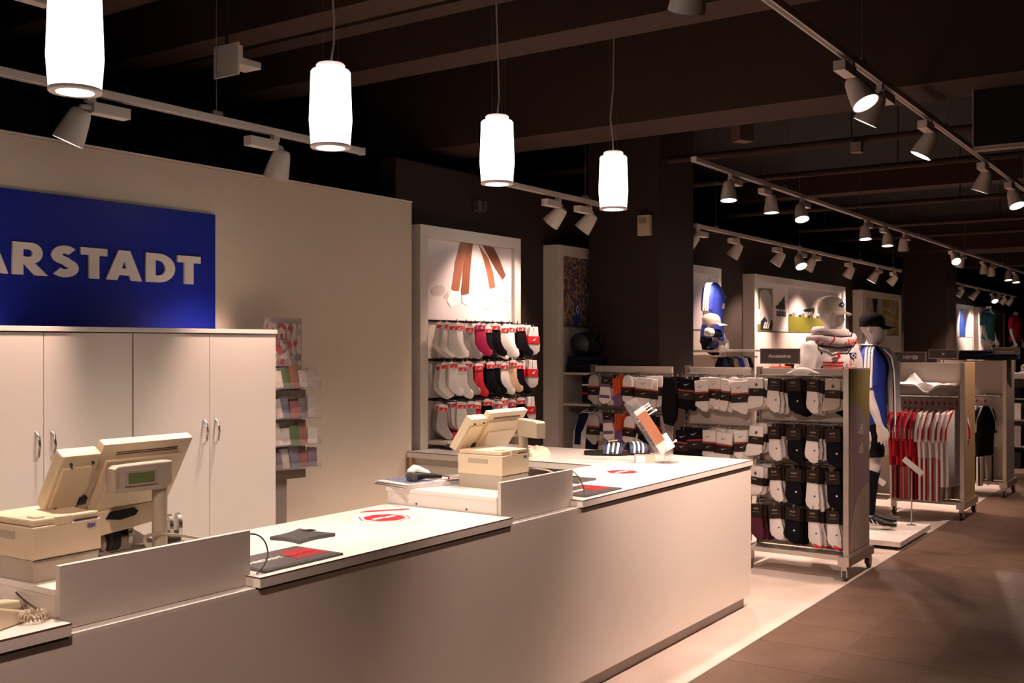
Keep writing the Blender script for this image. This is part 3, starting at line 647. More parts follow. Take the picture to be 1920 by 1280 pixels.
def banded_sock(name, label, mat, bmat, logo=True):
    t = thing(name, label, 'socks', (0, 0, 0), 0)
    o = [(-.040, -.004), (.036, -.0), (.040, -.07), (.046, -.15), (.060, -.185), (.035, -.215), (-.005, -.225), (-.04, -.205), (-.044, -.1)]
    B().prism(o, -.016, .018, bev=.010).out('sock', mat, t, smooth=True)
    b = B().b2(-.047, .049, -.022, .022, -.135, -.075, bev=.004).out('sleeve_band', bmat, t)
    if logo: B().prism([(-.018, -.112), (-.004, -.104), (.016, -.090), (.022, -.088), (.008, -.106), (.012, -.115), (-.002, -.109)], -.0232, -.0222).out('logo', whp, b)
    hook(t); return t
emb = M('sock_emblem', (.06, .04, .10), .6)
def cuff_pack(name, label, mat, L=.235, toe=-1, w=.052):
    """folded cuff with emblem, dark paper sleeve, toes swinging to one side"""
    t = thing(name, label, 'socks', (0, 0, 0), 0)
    B().prism([(-w, -.004), (-w+.008, .0), (w-.008, .0), (w, -.004), (w+.001, -.09), (-w-.001, -.09)], -.016, .016, bev=.008).out('cuff', mat, t, smooth=True)
    o = [(-w, -.11), (w-.002, -.11), (w+.001, -L+.045), (w-.02, -L+.022), (-w-.008, -L), (-w-.024, -L+.012), (-w-.022, -L+.04), (-w-.004, -L+.08)]
    B().prism([(x*-toe, z) for x, z in o], -.015, .015, bev=.009).out('sock', mat, t, smooth=True)
    b = B().b2(-w-.003, w+.003, -.019, .019, -.135, -.078, bev=.002).out('sleeve_band', bandp, t)
    text('lettering', 'ALEX', .016, M('gold_print', (.55, .46, .36), .5), b, (-.004, -.0195, -.094))
    B().prism([(-.012, -.050), (0, -.034), (.012, -.050), (0, -.066)], -.0172, -.0158).out('emblem', emb, t)
    hook(t); return t
def card_pack(name, label, mat, L=.255, toe=0, w=.044, tip=None, em=emb):
    """dark header card, sock leg and foot hanging below"""
    t = thing(name, label, 'socks', (0, 0, 0), 0)
    o = [(-w+.002, -.06), (w-.004, -.06), (w+.0, -L+.08), (w+.012, -L+.045), (w+.006, -L+.012), (w-.03, -L), (0, -L+.022), (-w+.008, -L+.035), (-w-.004, -L+.07)]
    B().prism(o, -.013, .015, bev=.009).out('sock', mat, t, smooth=True)
    if tip: B().prism([(-.01, -L+.026), (w-.03, -L-.003), (w+.004, -L+.006), (w-.01, -L+.020), (.0, -L+.034)], -.0145, .0165, bev=.004).out('toe_stripe', tip, t)
    b = B().b2(-w-.002, w-.0, -.018, .018, -.092, .0, bev=.003).out('header_card', bandp, t)
    text('lettering', 'ALEX', .017, M('gold_print', (.55, .46, .36), .5), b, (.0, -.0186, -.030))
    B().b2(-.026, .024, -.0186, -.018, -.056, -.052).out('small_print', M('card_line', (.20, .15, .12), .5), b)
    B().prism([(.012, -L*.62), (.020, -L*.59), (.028, -L*.62), (.020, -L*.65)], -.0142, -.0128).out('emblem', em, t)
    hook(t); return t
def sport_pack(name, label, mat, L=.24, w=.056, round_top=False, bm=None, lm=None):
    t = thing(name, label, 'socks', (0, 0, 0), 0)
    top = [(-w, -.045), (-w*.75, -.012), (-w*.3, 0), (w*.3, 0), (w*.75, -.012), (w, -.045)] if round_top else [(-w, -.004), (w, -.004)]
    B().prism(top+[(w, -.10), (-w, -.10)], -.016, .016, bev=.008).out('cuff', mat, t, smooth=True)
    lo = [(-w*.92, -.15), (w*.92, -.15), (w*.80, -L+.03), (w*.62, -L), (w*.30, -L-.006), (w*.05, -L+.012), (-w*.3, -L+.02), (-w*.75, -L+.034), (-w-.010, -L+.05)]
    B().prism(lo, -.015, .016, bev=.008).out('toes', mat, t, smooth=True)
    b = B().b2(-w-.003, w+.003, -.0185, .0185, -.163, -.092, bev=.002).out('sleeve_band', bandp, t)
    B().b2(-w-.0035, w+.0035, -.0192, .0192, -.102, -.090).out('red_edge', M('band_red', (.33, .03, .02), .5), b)
    swoosh(.042, .004, -.126, -.0195).out('logo', whp, b)
    if not round_top: swoosh(.05, .0, -.048, -.0172).out('logo', lm or blkp, t)
    hook(t); return t
def stripe_pack(name, label):
    t = thing(name, label, 'socks', (0, 0, 0), 0)
    o = [(-.048, -.05), (.03, -.05), (.036, -.14), (.052, -.18), (.02, -.215), (-.02, -.225), (-.055, -.20), (-.052, -.13)]
    s = B().prism(o, -.013, .013, bev=.008).out('sock', white_f, t, smooth=True)
    for z in (-.085, -.175): B().b2(-.050, .034, -.0145, .0145, z, z+.026).out('purple_stripe', pur_f, s)
    c = B().b2(-.045, .03, -.017, -.013, -.06, 0).out('header_card', bandp, t); swoosh(.04, 0, -.03, -.0178).out('logo', whp, c)
    hook(t); return t
def orange_pack(name, label):
    t = thing(name, label, 'socks', (0, 0, 0), 0)
    for i in range(3): B().b2(-.03+.022*i, -.012+.022*i, -.012+.004*i, -.006+.004*i, -.15, 0, bev=.001).out('orange_strap', orgp, t)
    B().prism([(-.04, -.14), (.035, -.12), (.05, -.18), (.02, -.23), (-.03, -.22)], -.012, .012, bev=.006).out('sock', pur_f, t, smooth=True)
    hook(t); return t

# wall bay: three rows of ankle socks on prongs
protoA = {}
def ank(col):
    if col not in protoA: protoA[col] = ankle_sock('ankle_socks', '', dict(white=white_f, grey=grey_f, red=red_f, magenta=mag_f, black=blk_f, tan=tan_f)[col], mag_f if col in ('magenta',) else redp); LABELS.clear(); return protoA[col], True
    return protoA[col], False
rows = [(1.80, ['white', 'white', 'grey', 'magenta', 'black', 'black', 'white', 'white', 'black']),
        (1.525, ['white', 'white', 'grey', 'red', 'black', 'black', 'white', 'tan', 'black']),
        (1.245, ['grey', 'white', 'grey', 'red', 'black', 'white', 'white', 'red', 'black'])]
rodb = B()
for r, (z, cols) in enumerate(rows):
    rodb.tube((5.78, 4.672, z+.02), (6.85, 4.672, z+.02), .007)
    for c, col in enumerate(cols+['band']):
        x = 5.86+.108*c
        if col == 'band': x = 6.88
        yf = 4.50 if col != 'band' else 4.50
        rodb.tube((x, 4.68, z+.012), (x, yf-.035, z+.008), .003, n=6).tube((x, yf-.035, z+.006), (x, yf-.04, z+.028), .003, n=6)
        for k in range(3 if c < 3 else 2):
            if r == 2 and c == 0 and k == 0: continue
            pos = (x+(.014*math.sin(c*5+k*3+r)), yf+.012*((c*2+r) % 3)+.05*k, z+.012*math.sin(c*2.7+r*1.9+k))
            where = ('hanging in front' if k == 0 else 'hanging behind it' if k == 1 else 'hanging rearmost')
            lab = '%s ankle socks, %s hook from left, %s row of lit bay, %s' % (col if col != 'band' else 'white red-sleeved', ordn(c), ['top', 'middle', 'bottom'][r], ('front pack', 'second pack', 'rear pack')[k])
            if col == 'band':
                if 'band' not in protoA: protoA['band'] = p = banded_sock('ankle_socks', 'x', white_f, redp); fresh = True
                else: fresh = False
                p = protoA['band']
            else: p, fresh = ank(col)
            if fresh: o = p; o.location = pos; tag(o, lab, 'socks', 'ankle socks in the lit wall bay')
            else: o = dup(p, pos, None, lab, 'ankle socks in the lit wall bay')
            o.rotation_euler = (0, R(7*math.sin(c*3.1+k)), R(-26+14*math.sin(c*2+k*1.7+r)))
rodb.out('hook_rail', black, bayA).location = (0, -4.65, 0)
# folded red things low in the bay
for i in range(4):
    o = B().prism([(-.08, 0), (.08, 0), (.075, .04), (-.07, .045)], -.06, .06, bev=.012).out('folded_sock_bundle', (red_f, blk_f, mag_f, red_f)[i], None, (5.98+.16*i, 4.58, .985), (0, 0, 10*i), smooth=True)
    tag(o, '%s folded sock bundle low in the lit wall bay, %s from the left' % (('red', 'black', 'magenta', 'red')[i], ordn(i)), 'socks', 'folded bundles in the lit wall bay')
B().b2(5.78, 6.85, -.17, .03, .955, .98).out('shelf', rackm, bayA)

# ------------------------------------------------------------------ wheeled racks
def rack(X, y0, y1, label, end=False, rails=(), top=1.475, name='display_rack', prongs=(), depth=.5, graphic=False, endmat=None, base=True):
    """local frame: x = image right (world -y), front = world -x"""
    t = thing(name, label, 'rack', (X, (y0+y1)/2, 0), -90); W = y1-y0; h = W/2
    pn = B().b2(-h+.03, h-.02, -.008, .008, .16, top-.055).out('back_panel', rackm, t)
    B().b2(-h+.035, h-.02, -.014, .014, top-.055, top, bev=.002).out('header_strip', rackm, t)
    B().b2(-h, -h+.03, -.03, .03, .1, top+.01).out('post', steel, t)
    sl = B()
    for i in range(int((top-.2)/.05)): sl.b2(-h+.008, -h+.022, -.0312, -.029, .16+.05*i, .19+.05*i)
    sl.out('slot', gap, t)
    if base:
        B().b2(-h, h, -depth*.5, -depth*.5+.02, .135, .165, bev=.002).out('shelf_lip', rackm, t)
        B().b2(-h, h, -depth*.5+.02, depth*.5, .135, .150).out('base_shelf', rackm, t)
    if end:
        ep = B().b2(h-.0, h+.03, -depth*.52, depth*.52, .17, top+.005, bev=.002).out('end_panel', endmat or rackend, t)
        B().b2(h-.004, h+.034, -depth*.52-.006, -depth*.52+.014, .17, top+.006).out('edge_trim', alum, ep)
        if graphic:
            gm1 = M('graphic_olive', (.30, .25, .09), .35, noise=.1); gm2 = M('graphic_mauve', (.30, .23, .22), .35, noise=.1); gm3 = M('graphic_grey', (.42, .36, .28), .35)
            mt = Matrix.Translation((h+.031, 0, 0)) @ Matrix.Rotation(R(90), 4, 'Z')
            B().prism([(-.235, 1.24), (-.10, 1.235), (.05, 1.20), (.16, 1.12), (.245, 1.0), (.245, 1.465), (-.235, 1.465)], -.0012, .0004, mat=mt).out('print', gm1, ep)
            B().prism([(-.235, .19), (.245, .19), (.245, 1.465), (-.235, 1.465)], -.0006, .0004, mat=mt).out('print', gm2, ep)
            B().prism([(-.235, .195), (-.19, .33), (-.10, .50), (.05, .60), (.20, .64), (.245, .63), (.245, .195)], -.0012, .0004, mat=mt).out('print', gm3, ep)
            for zc in (.86, 1.0):
                for q in range(3): B().prism([(.0+.035*q, zc), (.026+.035*q, zc), (.026+.035*q-.03-.0, zc+.03+.025*q), (-.015+.035*q-.02, zc+.02+.02*q)], -.0022, .0, mat=mt).out('logo_stripe', M('print_faint', (.50, .44, .42), .4), ep)
        B().b2(h-.03, h+.05, -depth*.62, depth*.62, .105, .17, bev=.003).out('foot_rail', alum, t)
        for yy in (-depth*.62+.03, depth*.62-.03):
            c = B().b2(h-.005, h+.03, yy-.02, yy+.02, .075, .11).b2(h-.008, h-.002, yy-.02, yy+.025, .03, .09).b2(h+.028, h+.034, yy-.02, yy+.025, .03, .09).out('caster', alum, t)
            B().disc((h+.013, yy+.02, .042), (1, 0, 0), .042, th=.024, n=24).out('wheel', rubber, c)
            B().disc((h+.013, yy+.02, .042), (1, 0, 0), .018, th=.034, n=16).out('hub', alum, c)
    c = B().b2(-h, -h+.05, -depth*.5, -depth*.5+.05, .075, .135).out('caster', alum, t)
    B().disc((-h+.03, -depth*.5+.02, .042), (1, 0, 0), .042, th=.024, n=24).out('wheel', rubber, c)
    B().disc((-h+.03, -depth*.5+.02, .042), (1, 0, 0), .03, th=.028, n=24).out('hub', alum, c)
    for z in rails: B().tube((-h+.02, -.03, z), (h, -.03, z), .008, n=8).b2(-h+.02, h, -.034, -.026, z-.03, z-.018).out('rail', steel, t)
    for z, xs, ln in prongs:
        for x in xs: B().tube((x, -.03, z-.012), (x, -ln, z-.014), .003, n=6).tube((x, -ln, z-.016), (x, -ln-.004, z+.012), .003, n=6).out('hook_rod', steel, t)
    return t
def hang(protos, key, make, name, label, group, X, Y, Z, tilt=0, tw=0):
    if key not in protos: o = protos[key] = make(name, label); o['group'] = group
    else: o = dup(protos[key], None, None, label, group)
    o.location = (X, Y, Z); o.rotation_euler = (0, R(tilt), R(-90+tw)); return o
# the accessory rack: four rows of five hooks
Y0, Y1, XR = 2.25, 2.98, 7.68
xs = [-.30, -.165, -.02, .125, .265]; rz_ = (1.42, 1.085, .775, .485); h_ = (Y1-Y0)/2
rack(XR, Y0, Y1, 'wheeled rack full of white and black sock packs at the counter end', True, rz_, prongs=[(z, xs, .20) for z in rz_], graphic=True)
PB = {}
mk = dict(
    wc=lambda n, l: cuff_pack(n, l, white_f), gc=lambda n, l: cuff_pack(n, l, M('beige_cotton', (.48, .42, .36), .85, noise=.1, scale=70), toe=-1),
    wf=lambda n, l: cuff_pack(n, l, white_f, L=.225, w=.058), ws=lambda n, l: card_pack(n, l, white_f), wl=lambda n, l: card_pack(n, l, white_f, L=.30, w=.046),
    bk=lambda n, l: card_pack(n, l, blk_f, L=.265, w=.055, em=whp), be=lambda n, l: card_pack(n, l, blk_f, L=.28, w=.056, em=whp), wr=lambda n, l: card_pack(n, l, white_f, L=.275, tip=redp), wi=lambda n, l: card_pack(n, l, wine_f, L=.26))
nm = dict(wc='white cuffed sock pack', gc='beige cuffed sock pack', wf='wide white cuffed sock pack', ws='short white sock pack', wl='long white sock pack', bk='black sock pack', be='long black sock pack', wr='red-toed white sock pack', wi='wine-red sock pack')
for r, (z, ks, ln) in enumerate(((1.42, ['wc', 'ws', 'bk', 'ws', 'gc'], .20), (1.085, ['wc', 'ws', 'bk', 'ws', 'be'], .20), (.775, ['wf', 'ws', 'bk', 'wl', 'be'], .20), (.485, ['wi', 'ws', 'bk', 'wr', 'wr'], .20))):
    for c, k in enumerate(ks):
        for d in range(3):
            kk = k
            if d == 2 and k == 'gc': kk = 'bk'
            lab = '%s, %s hook from left, %s row of wheeled rack, %s' % (nm[kk], ordn(c), ['top', 'second', 'third', 'bottom'][r], ['front', 'middle one', 'rear'][d])
            hang(PB, kk, mk[kk], 'sock_pack', lab, 'sock packs on the wheeled rack', XR-.185+.05*d, (Y0+Y1)/2-xs[c]-.012*d, z-.015-(.010*((c*3+r*2+d) % 3)), 5*math.sin(c*2.3+r+d*.6), 13*math.sin(c*1.9+d+r*2))
# second and third units, seen over the counter
rack(XR, 3.01, 3.57, 'rack unit with white and black swoosh sock packs behind the counter', False, (1.42, 1.03), prongs=[(1.42, [-.22, -.12, -.02, .09, .23], .20), (1.03, [-.20, -.10, .02, .14, .24], .20)])
rack(XR, 3.67, 4.43, 'rack unit with purple and orange sock packs next to the dark column', False, (1.42, 1.12), prongs=[(1.42, [-.30, -.19, -.09, .02, .18], .20), (1.12, [-.30, -.18, -.07, .05, .2], .20)])
ms = dict(
    wn=lambda n, l: sport_pack(n, l, white_f), bn=lambda n, l: sport_pack(n, l, blk_f, lm=whp), rn=lambda n, l: sport_pack(n, l, white_f, round_top=True, w=.05), gn=lambda n, l: sport_pack(n, l, grey_f, round_top=True, w=.05),
    st=stripe_pack, og=orange_pack, wb=lambda n, l: sport_pack(n, l, white_f, L=.25, w=.066))
nn = dict(wn='white swoosh sock pack', bn='black swoosh sock pack', rn='round-topped white sock pack', gn='round-topped grey sock pack', st='purple-striped white sock pack', og='orange-strapped purple sock pack', wb='broad white swoosh sock pack')
PS = {}
for unit, yc, rws in (('middle rack unit', 3.29, ((1.42, [('bn', -.27), ('bn', -.185), ('wn', -.07), ('wn', .045), ('rn', .12), ('wb', .235)]), (1.03, [('bn', -.22), ('bn', -.13), ('wn', -.005), ('wb', .125), ('wn', .25)]))),
                      ('unit by the column', 4.05, ((1.42, [('gn', -.25), ('st', -.13), ('og', -.05), ('rn', .06), ('wb', .21)]), (1.12, [('gn', -.25), ('st', -.12), ('og', -.03), ('rn', .08), ('bn', .2)])))):
    for r, (z, ks) in enumerate(rws):
        for c, (k, x) in enumerate(ks):
            for d in range(3):
                lab = '%s, %s, %s row, %s from left, %s' % (nn[k], unit, ('upper', 'lower')[r], ordn(c), ['front', 'middle one', 'rear'][d])
                hang(PS, k, ms[k], 'sock_pack', lab, 'sock packs behind the counter', XR-.185+.05*d, yc-x-.016*d, z-.015-.012*((c+r*2+d) % 3), 5*math.sin(c*2.1+r*2+d*.7), 14*math.sin(c*1.7+d+r))
# long black knee socks hooked on the post between the units
for i in range(2):
    o = B().prism([(-.05, 0), (.05, -.01), (.06, -.2), (.05, -.32), (.02, -.38), (-.05, -.36), (-.07, -.26), (-.06, -.1)], -.02, .02, bev=.012).out('knee_socks', blk_f, None, (XR-.22+.06*i, 3.605+.02*i, 1.40), (0, 0, -90), smooth=True)
    tag(o, ('long black knee socks hooked between the two rack units, in front', 'long black knee socks hooked between the two rack units, behind')[i], 'socks', 'black knee socks between the units')
# glossy white pack on top of the accessory rack rail
o = B().prism([(-.12, 0), (-.06, .03), (-.02, .045), (.02, .045), (.06, .03), (.12, .005), (.04, -.006), (-.04, -.006)], -.04, .03, bev=.012).out('plastic_bag', M('glossy_white', (.88, .85, .83), .2), None, (XR-.09, 2.60, 1.438), (0, 0, -90), smooth=True)
tag(o, 'glossy white plastic bag on the top rail of the wheeled sock rack', 'bag')

# ------------------------------------------------------------------ small signs on the racks
def sign(loc, wd, h, txt, label, size, rot=-90, pole=.08, kind=None):
    t = thing('rack_sign', label, 'sign', loc, rot)
    B().b2(-wd/2, wd/2, -.006, .006, 0, h).out('board', signg, t)
    B().b2(-wd/2-.003, wd/2+.003, -.009, .009, -.006, 0).b2(-wd/2-.003, wd/2+.003, -.009, .009, h, h+.005).b2(-wd/2-.003, -wd/2+.002, -.009, .009, 0, h).b2(wd/2-.002, wd/2+.003, -.009, .009, 0, h).out('frame', alum, t)
    B().tube((0, 0, -pole), (0, 0, -.004), .006, n=8).out('stem', alum, t)
    pm = M('sign_print', (.86, .83, .78), .5)
    if txt: text('lettering', txt, size, pm, t, (-.018 if kind else 0, -.0075, h*.5), off=.0006)
    if kind == 'diamond':
        B().b2(.032, .075, -.0075, -.006, h*.5-.017, h*.5+.017).out('crest', pm, t)
        B().prism([(.036, h*.5), (.0535, h*.5+.014), (.071, h*.5), (.0535, h*.5-.014)], -.0082, -.0075).out('crest_field', blkp, t)
        B().prism([(.046, h*.5), (.0535, h*.5+.006), (.061, h*.5), (.0535, h*.5-.006)], -.0088, -.0082).out('crest_core', pm, t)
    if kind == 'round':
        B().disc((0, -.007, h*.5), (0, 1, 0), .026, th=.002).out('crest', pm, t); B().disc((0, -.0082, h*.5), (0, 1, 0), .022, th=.002).out('crest_field', signg, t)
        B().prism([(-.014, h*.5+.010), (.014, h*.5+.010), (.012, h*.5-.006), (0, h*.5-.016), (-.012, h*.5-.006)], -.0102, -.009).out('crest_shield', pm, t)
    return t
sign((7.70, 2.815, 1.512), .30, .105, 'Accessoires', 'dark sign lettered in pale type above the wheeled sock rack', .036, pole=.04)
sign((10.85, 2.645, 1.475), .31, .100, 'HSV', 'dark sign with club letters and diamond above the red jerseys', .045, kind='diamond', pole=.06)
sign((12.3, 2.64, 1.500), .30, .092, 'SP', 'dark sign half hidden between the two crest signs', .03, pole=1.49)
sign((12.66, 2.625, 1.468), .31, .100, '', 'dark sign with a round crest above the striped jerseys', .03, kind='round', pole=.07)
_s = sign((14.9, 2.43, 1.50), .32, .11, '', 'dark sign above black folded clothes at the far right', .03, pole=1.49)
B().b2(-.11, .11, -.0072, -.006, .05, .066).out('printed_line', M('sign_print_dim', (.22, .20, .17), .5), _s)
_s = sign((15.6, 2.15, 1.52), .32, .12, '', 'rightmost of the dark signs above the racks', .03, pole=1.51)
B().b2(-.10, .05, -.0072, -.006, .05, .066).out('printed_line', M('sign_print_dim', (.22, .20, .17), .5), _s)
# ------------------------------------------------------------------ mannequins
def body_bm(legs=True, head=True):
    b = B()
    tor = [((0, .01, .84), (.05, .06)), ((0, .012, .88), (.165, .115)), ((0, .012, .95), (.168, .118)), ((0, .0, 1.04), (.150, .100)), ((0, -.002, 1.12), (.142, .096)), ((0, -.008, 1.22), (.158, .108)), ((0, -.010, 1.32), (.176, .118)), ((0, .0, 1.39), (.182, .105)), ((0, .008, 1.44), (.165, .082)), ((0, .012, 1.475), (.115, .066)), ((0, .012, 1.50), (.068, .058))]
    b.path([p for p, r in tor], [r for p, r in tor], n=24, up=(1, 0, 0))
    b.path([(0, .014, 1.44), (0, .010, 1.49), (0, -.006, 1.53), (0, -.016, 1.58)], [(.075, .07), (.058, .058), (.054, .055), (.055, .058)], n=20, up=(1, 0, 0))
    if head:
        hd = [(1.530, -.055, .022, .020), (1.543, -.048, .040, .042), (1.565, -.036, .054, .062), (1.595, -.026, .063, .078), (1.635, -.014, .070, .091), (1.675, -.006, .0745, .098), (1.710, -.002, .0745, .098), (1.740, .002, .068, .090), (1.763, .004, .053, .070), (1.777, .005, .030, .040), (1.781, .005, .008, .010)]
        b.rings([[(rx*math.cos(2*math.pi*j/28), cy+ry*math.sin(2*math.pi*j/28), z) for j in range(28)] for z, cy, rx, ry in hd])
        b.path([(0, -.092, 1.670), (0, -.108, 1.645), (0, -.124, 1.619), (0, -.108, 1.607)], [(.009, .010), (.010, .012), (.015, .012), (.016, .008)], n=10, up=(1, 0, 0))
        b.path([(-.026, -.085, 1.583), (0, -.103, 1.585), (.026, -.085, 1.583)], [(.005, .005), (.009, .008), (.005, .005)], n=8)
        b.path([(-.020, -.083, 1.571), (0, -.099, 1.571), (.020, -.083, 1.571)], [(.005, .005), (.009, .008), (.005, .005)], n=8)
        b.path([(-.045, -.078, 1.667), (-.02, -.096, 1.671), (.02, -.096, 1.671), (.045, -.078, 1.667)], [(.007, .006)]*4, n=8)
        for s in (-1, 1):
            b.path([(s*.070, .010, 1.615), (s*.077, .016, 1.645), (s*.075, .012, 1.675)], [(.006, .010), (.010, .020), (.007, .014)], n=10)
    for s in (-1, 1):
        b.path([(s*.13, .01, 1.425), (s*.185, .012, 1.405), (s*.215, .014, 1.34), (s*.232, .018, 1.24), (s*.245, .018, 1.14), (s*.250, .004, 1.07), (s*.254, -.03, .98), (s*.256, -.062, .885), (s*.256, -.072, .855)],
               [(.05, .06), (.058, .060), (.053, .055), (.045, .048), (.039, .042), (.037, .040), (.034, .037), (.023, .029), (.022, .030)], n=16, up=(0, 0, 1))
        # hand: palm, four unequal fingers, thumb off the side
        b.path([(s*.256, -.068, .87), (s*.255, -.078, .83), (s*.252, -.086, .785), (s*.250, -.088, .77)], [(.018, .026), (.016, .038), (.013, .040), (.009, .036)], n=12, up=(1, 0, 0))
        for q, (dy, ln) in enumerate(((-.030, .070), (-.011, .080), (.009, .074), (.027, .056))):
            y = -.088+dy; b.path([(s*.252, y, .79), (s*.250, y-.004+dy*.15, .765), (s*.243, y-.006+dy*.3, .765-ln*.5), (s*.232, y-.004+dy*.35, .765-ln)], [(.0095, .0095), (.009, .009), (.0085, .0085), (.0065, .0065)], n=8)
        b.path([(s*.253, -.100, .845), (s*.246, -.126, .815), (s*.240, -.140, .785), (s*.236, -.146, .760)], [(.012, .013), (.011, .011), (.0095, .0095), (.007, .007)], n=8)
        if legs:
            b.path([(s*.085, .015, .96), (s*.095, .012, .85), (s*.100, .0, .72), (s*.104, -.010, .58), (s*.106, -.014, .50), (s*.108, .004, .42), (s*.110, .016, .33), (s*.112, .016, .20), (s*.114, .018, .11), (s*.114, .014, .05)],
                   [(.075, .085), (.085, .090), (.076, .080), (.060, .064), (.054, .058), (.050, .058), (.052, .060), (.038, .043), (.033, .038), (.034, .042)], n=16, up=(1, 0, 0))
            b.path([(s*.114, .055, .035), (s*.114, .0, .045), (s*.116, -.08, .035), (s*.118, -.15, .02), (s*.118, -.18, .016)], [(.03, .026), (.036, .036), (.042, .026), (.04, .016), (.02, .010)], n=12, up=(1, 0, 0))
        else:
            b.path([(s*.085, .015, .96), (s*.095, .012, .85), (s*.100, .0, .74)], [(.075, .085), (.085, .090), (.078, .082)], n=16, up=(1, 0, 0))
    return b
def fuse(o, v=.0085, it=4):
    m = o.modifiers.new('fuse', 'REMESH'); m.mode = 'VOXEL'; m.voxel_size = v; m.use_smooth_shade = True
    s = o.modifiers.new('smooth', 'SMOOTH'); s.factor = .5; s.iterations = it
    return o
def jersey(par, mat, name='jersey', z0=.80):
    b = B()
    tor = [((0, .012, z0), (.185, .135)), ((0, .010, .92), (.184, .134)), ((0, .0, 1.04), (.172, .120)), ((0, -.002, 1.14), (.168, .116)), ((0, -.008, 1.24), (.176, .124)), ((0, -.010, 1.33), (.190, .132)), ((0, .0, 1.40), (.194, .118)), ((0, .008, 1.452), (.172, .094)), ((0, .010, 1.488), (.118, .076)), ((0, .008, 1.508), (.085, .070))]
    b.path([p for p, r in tor], [r for p, r in tor], n=28, up=(1, 0, 0))
    for s in (-1, 1):
        b.path([(s*.12, .01, 1.435), (s*.190, .012, 1.412), (s*.222, .014, 1.34), (s*.240, .018, 1.25), (s*.252, .018, 1.165)], [(.055, .07), (.068, .072), (.068, .074), (.066, .072), (.064, .070)], n=18, up=(0, 0, 1))
    return fuse(b.out(name, mat, par), .011, 6)
def sleeve_strip(par, s, mat, dy, name='sleeve_stripe', z1=1.17):
    pts = [(s*(.150+.0), dy, 1.505-.010), (s*.205, .008+dy, 1.482), (s*.262, .012+dy, 1.42), (s*.300, .014+dy, 1.33), (s*.317, .018+dy, 1.25), (s*.328, .018+dy, z1)]
    return B().path(pts, [(.010, .0085)]*len(pts), n=6, up=(0, 1, 0)).out(name, mat, par, smooth=True)
def shorts(par, mat, z0=.58, name='shorts'):
    b = B()
    b.path([(0, .012, .80), (0, .012, .90), (0, .01, .98)], [(.188, .138), (.182, .132), (.168, .118)], n=24, up=(1, 0, 0))
    for s in (-1, 1): b.path([(s*.088, .012, .86), (s*.100, .004, .74), (s*.108, -.006, z0)], [(.095, .115), (.098, .105), (.098, .102)], n=16, up=(1, 0, 0))
    return fuse(b.out(name, mat, par), .012, 5)
def cap(par, mat, mark=None, tilt=0):
    pr_ = [(1.715, -.004, .081, .104), (1.745, -.004, .083, .106), (1.785, .0, .079, .102), (1.815, .002, .064, .084), (1.833, .004, .038, .050), (1.840, .004, .008, .010)]
    c = B().rings([[(rx*math.cos(2*math.pi*j/28), cy+ry*math.sin(2*math.pi*j/28), z) for j in range(28)] for z, cy, rx, ry in pr_]).out('cap', mat, par, smooth=True)
    top, bot = [], []
    pb = B(); rr = []
    for k in range(6):
        f = k/5; row = []
        for i in range(13):
            a = R(-150+120*i/12); ex = .075*f*(1-.5*((i-6)/6)**2)
            x = (.080)*math.cos(a); y = -.004+.104*math.sin(a)-ex
            row.append((x*(1+.1*f), y, 1.730-.022*f-.012*f*((i-6)/6)**2))
        rr.append(row+[(p[0], p[1], p[2]-.004) for p in row[::-1]])
    pb.rings(rr).out('cap_peak', mat, c, smooth=True)
    B().disc((0, .004, 1.842), (0, 0, 1), .008, th=.006, n=10).out('cap_button', mat, c)
    c.location = (0, 0, -.045)
    if mark:
        B().prism([(-.026, 1.772), (0, 1.792), (.026, 1.772), (0, 1.752)], -.112, -.100).out('cap_crest', mark, c)
        B().prism([(-.012, 1.772), (0, 1.781), (.012, 1.772), (0, 1.763)], -.114, -.110).out('cap_crest_core', whp, c)
    return c
def crest(par, x, z, y, s=.032, ang=0):
    t = B().b2(x-s, x+s, y, y+.012, z-s*.72, z+s*.72).out('club_crest', M('crest_blue', (.02, .03, .16), .5), par)
    B().prism([(x-s*.9, z), (x, z+s*.66), (x+s*.9, z), (x, z-s*.66)], y-.0012, y).out('crest_white', whp, t)
    B().prism([(x-s*.5, z), (x, z+s*.36), (x+s*.5, z), (x, z-s*.36)], y-.0024, y-.0012).out('crest_black', blkp, t)
def shoe(par, s):
    c = s*.114
    u = B().path([(c, .078, .045), (c, .06, .055), (c, .02, .062), (c, -.04, .050), (c+s*.004, -.11, .036), (c+s*.006, -.17, .028), (c+s*.004, -.20, .024)],
                 [(.014, .028), (.033, .042), (.038, .046), (.042, .038), (.046, .026), (.042, .020), (.014, .010)], n=14, up=(1, 0, 0)).out('shoe', blackp, par, smooth=True)
    so = [(c+.043*(1.08 if math.cos(a) < 0 else 1)*math.sin(a), .065*0+(.078 if math.cos(a) > 0 else .205)*math.cos(a)-.0) for a in [2*math.pi*i/24 for i in range(24)]]
    B().prism(so, -.018, .0, mat=flat).out('sole', whp, u)
    for sd in (-1, 1):
        for q in range(3):
            B().path([(c+sd*.041, .0-.032*q, .022), (c+sd*.040, .018-.032*q, .055-.004*q), (c+sd*.030, .030-.032*q, .082-.010*q)], [(.004, .007)]*3, n=6).out('shoe_stripe', whp, u)
    for s_ in (0,): pass
bodyproto = None
def mannequin(loc, rz, label, sc=1):
    global bodyproto
    t = thing('mannequin', label, 'mannequin', loc, rz, None); t.scale = (sc, sc, sc)
    if bodyproto is None: bodyproto = fuse(body_bm().out('body', mann, t), .0075, 5)
    else: o = bodyproto.copy(); COL.objects.link(o); o.parent = t
    return t
PZ = .085
bm_ = mannequin((9.36, 2.60, PZ), 14, 'white mannequin in blue jersey and black cap on the low platform', 1.03)
jb = jersey(bm_, blue_f)
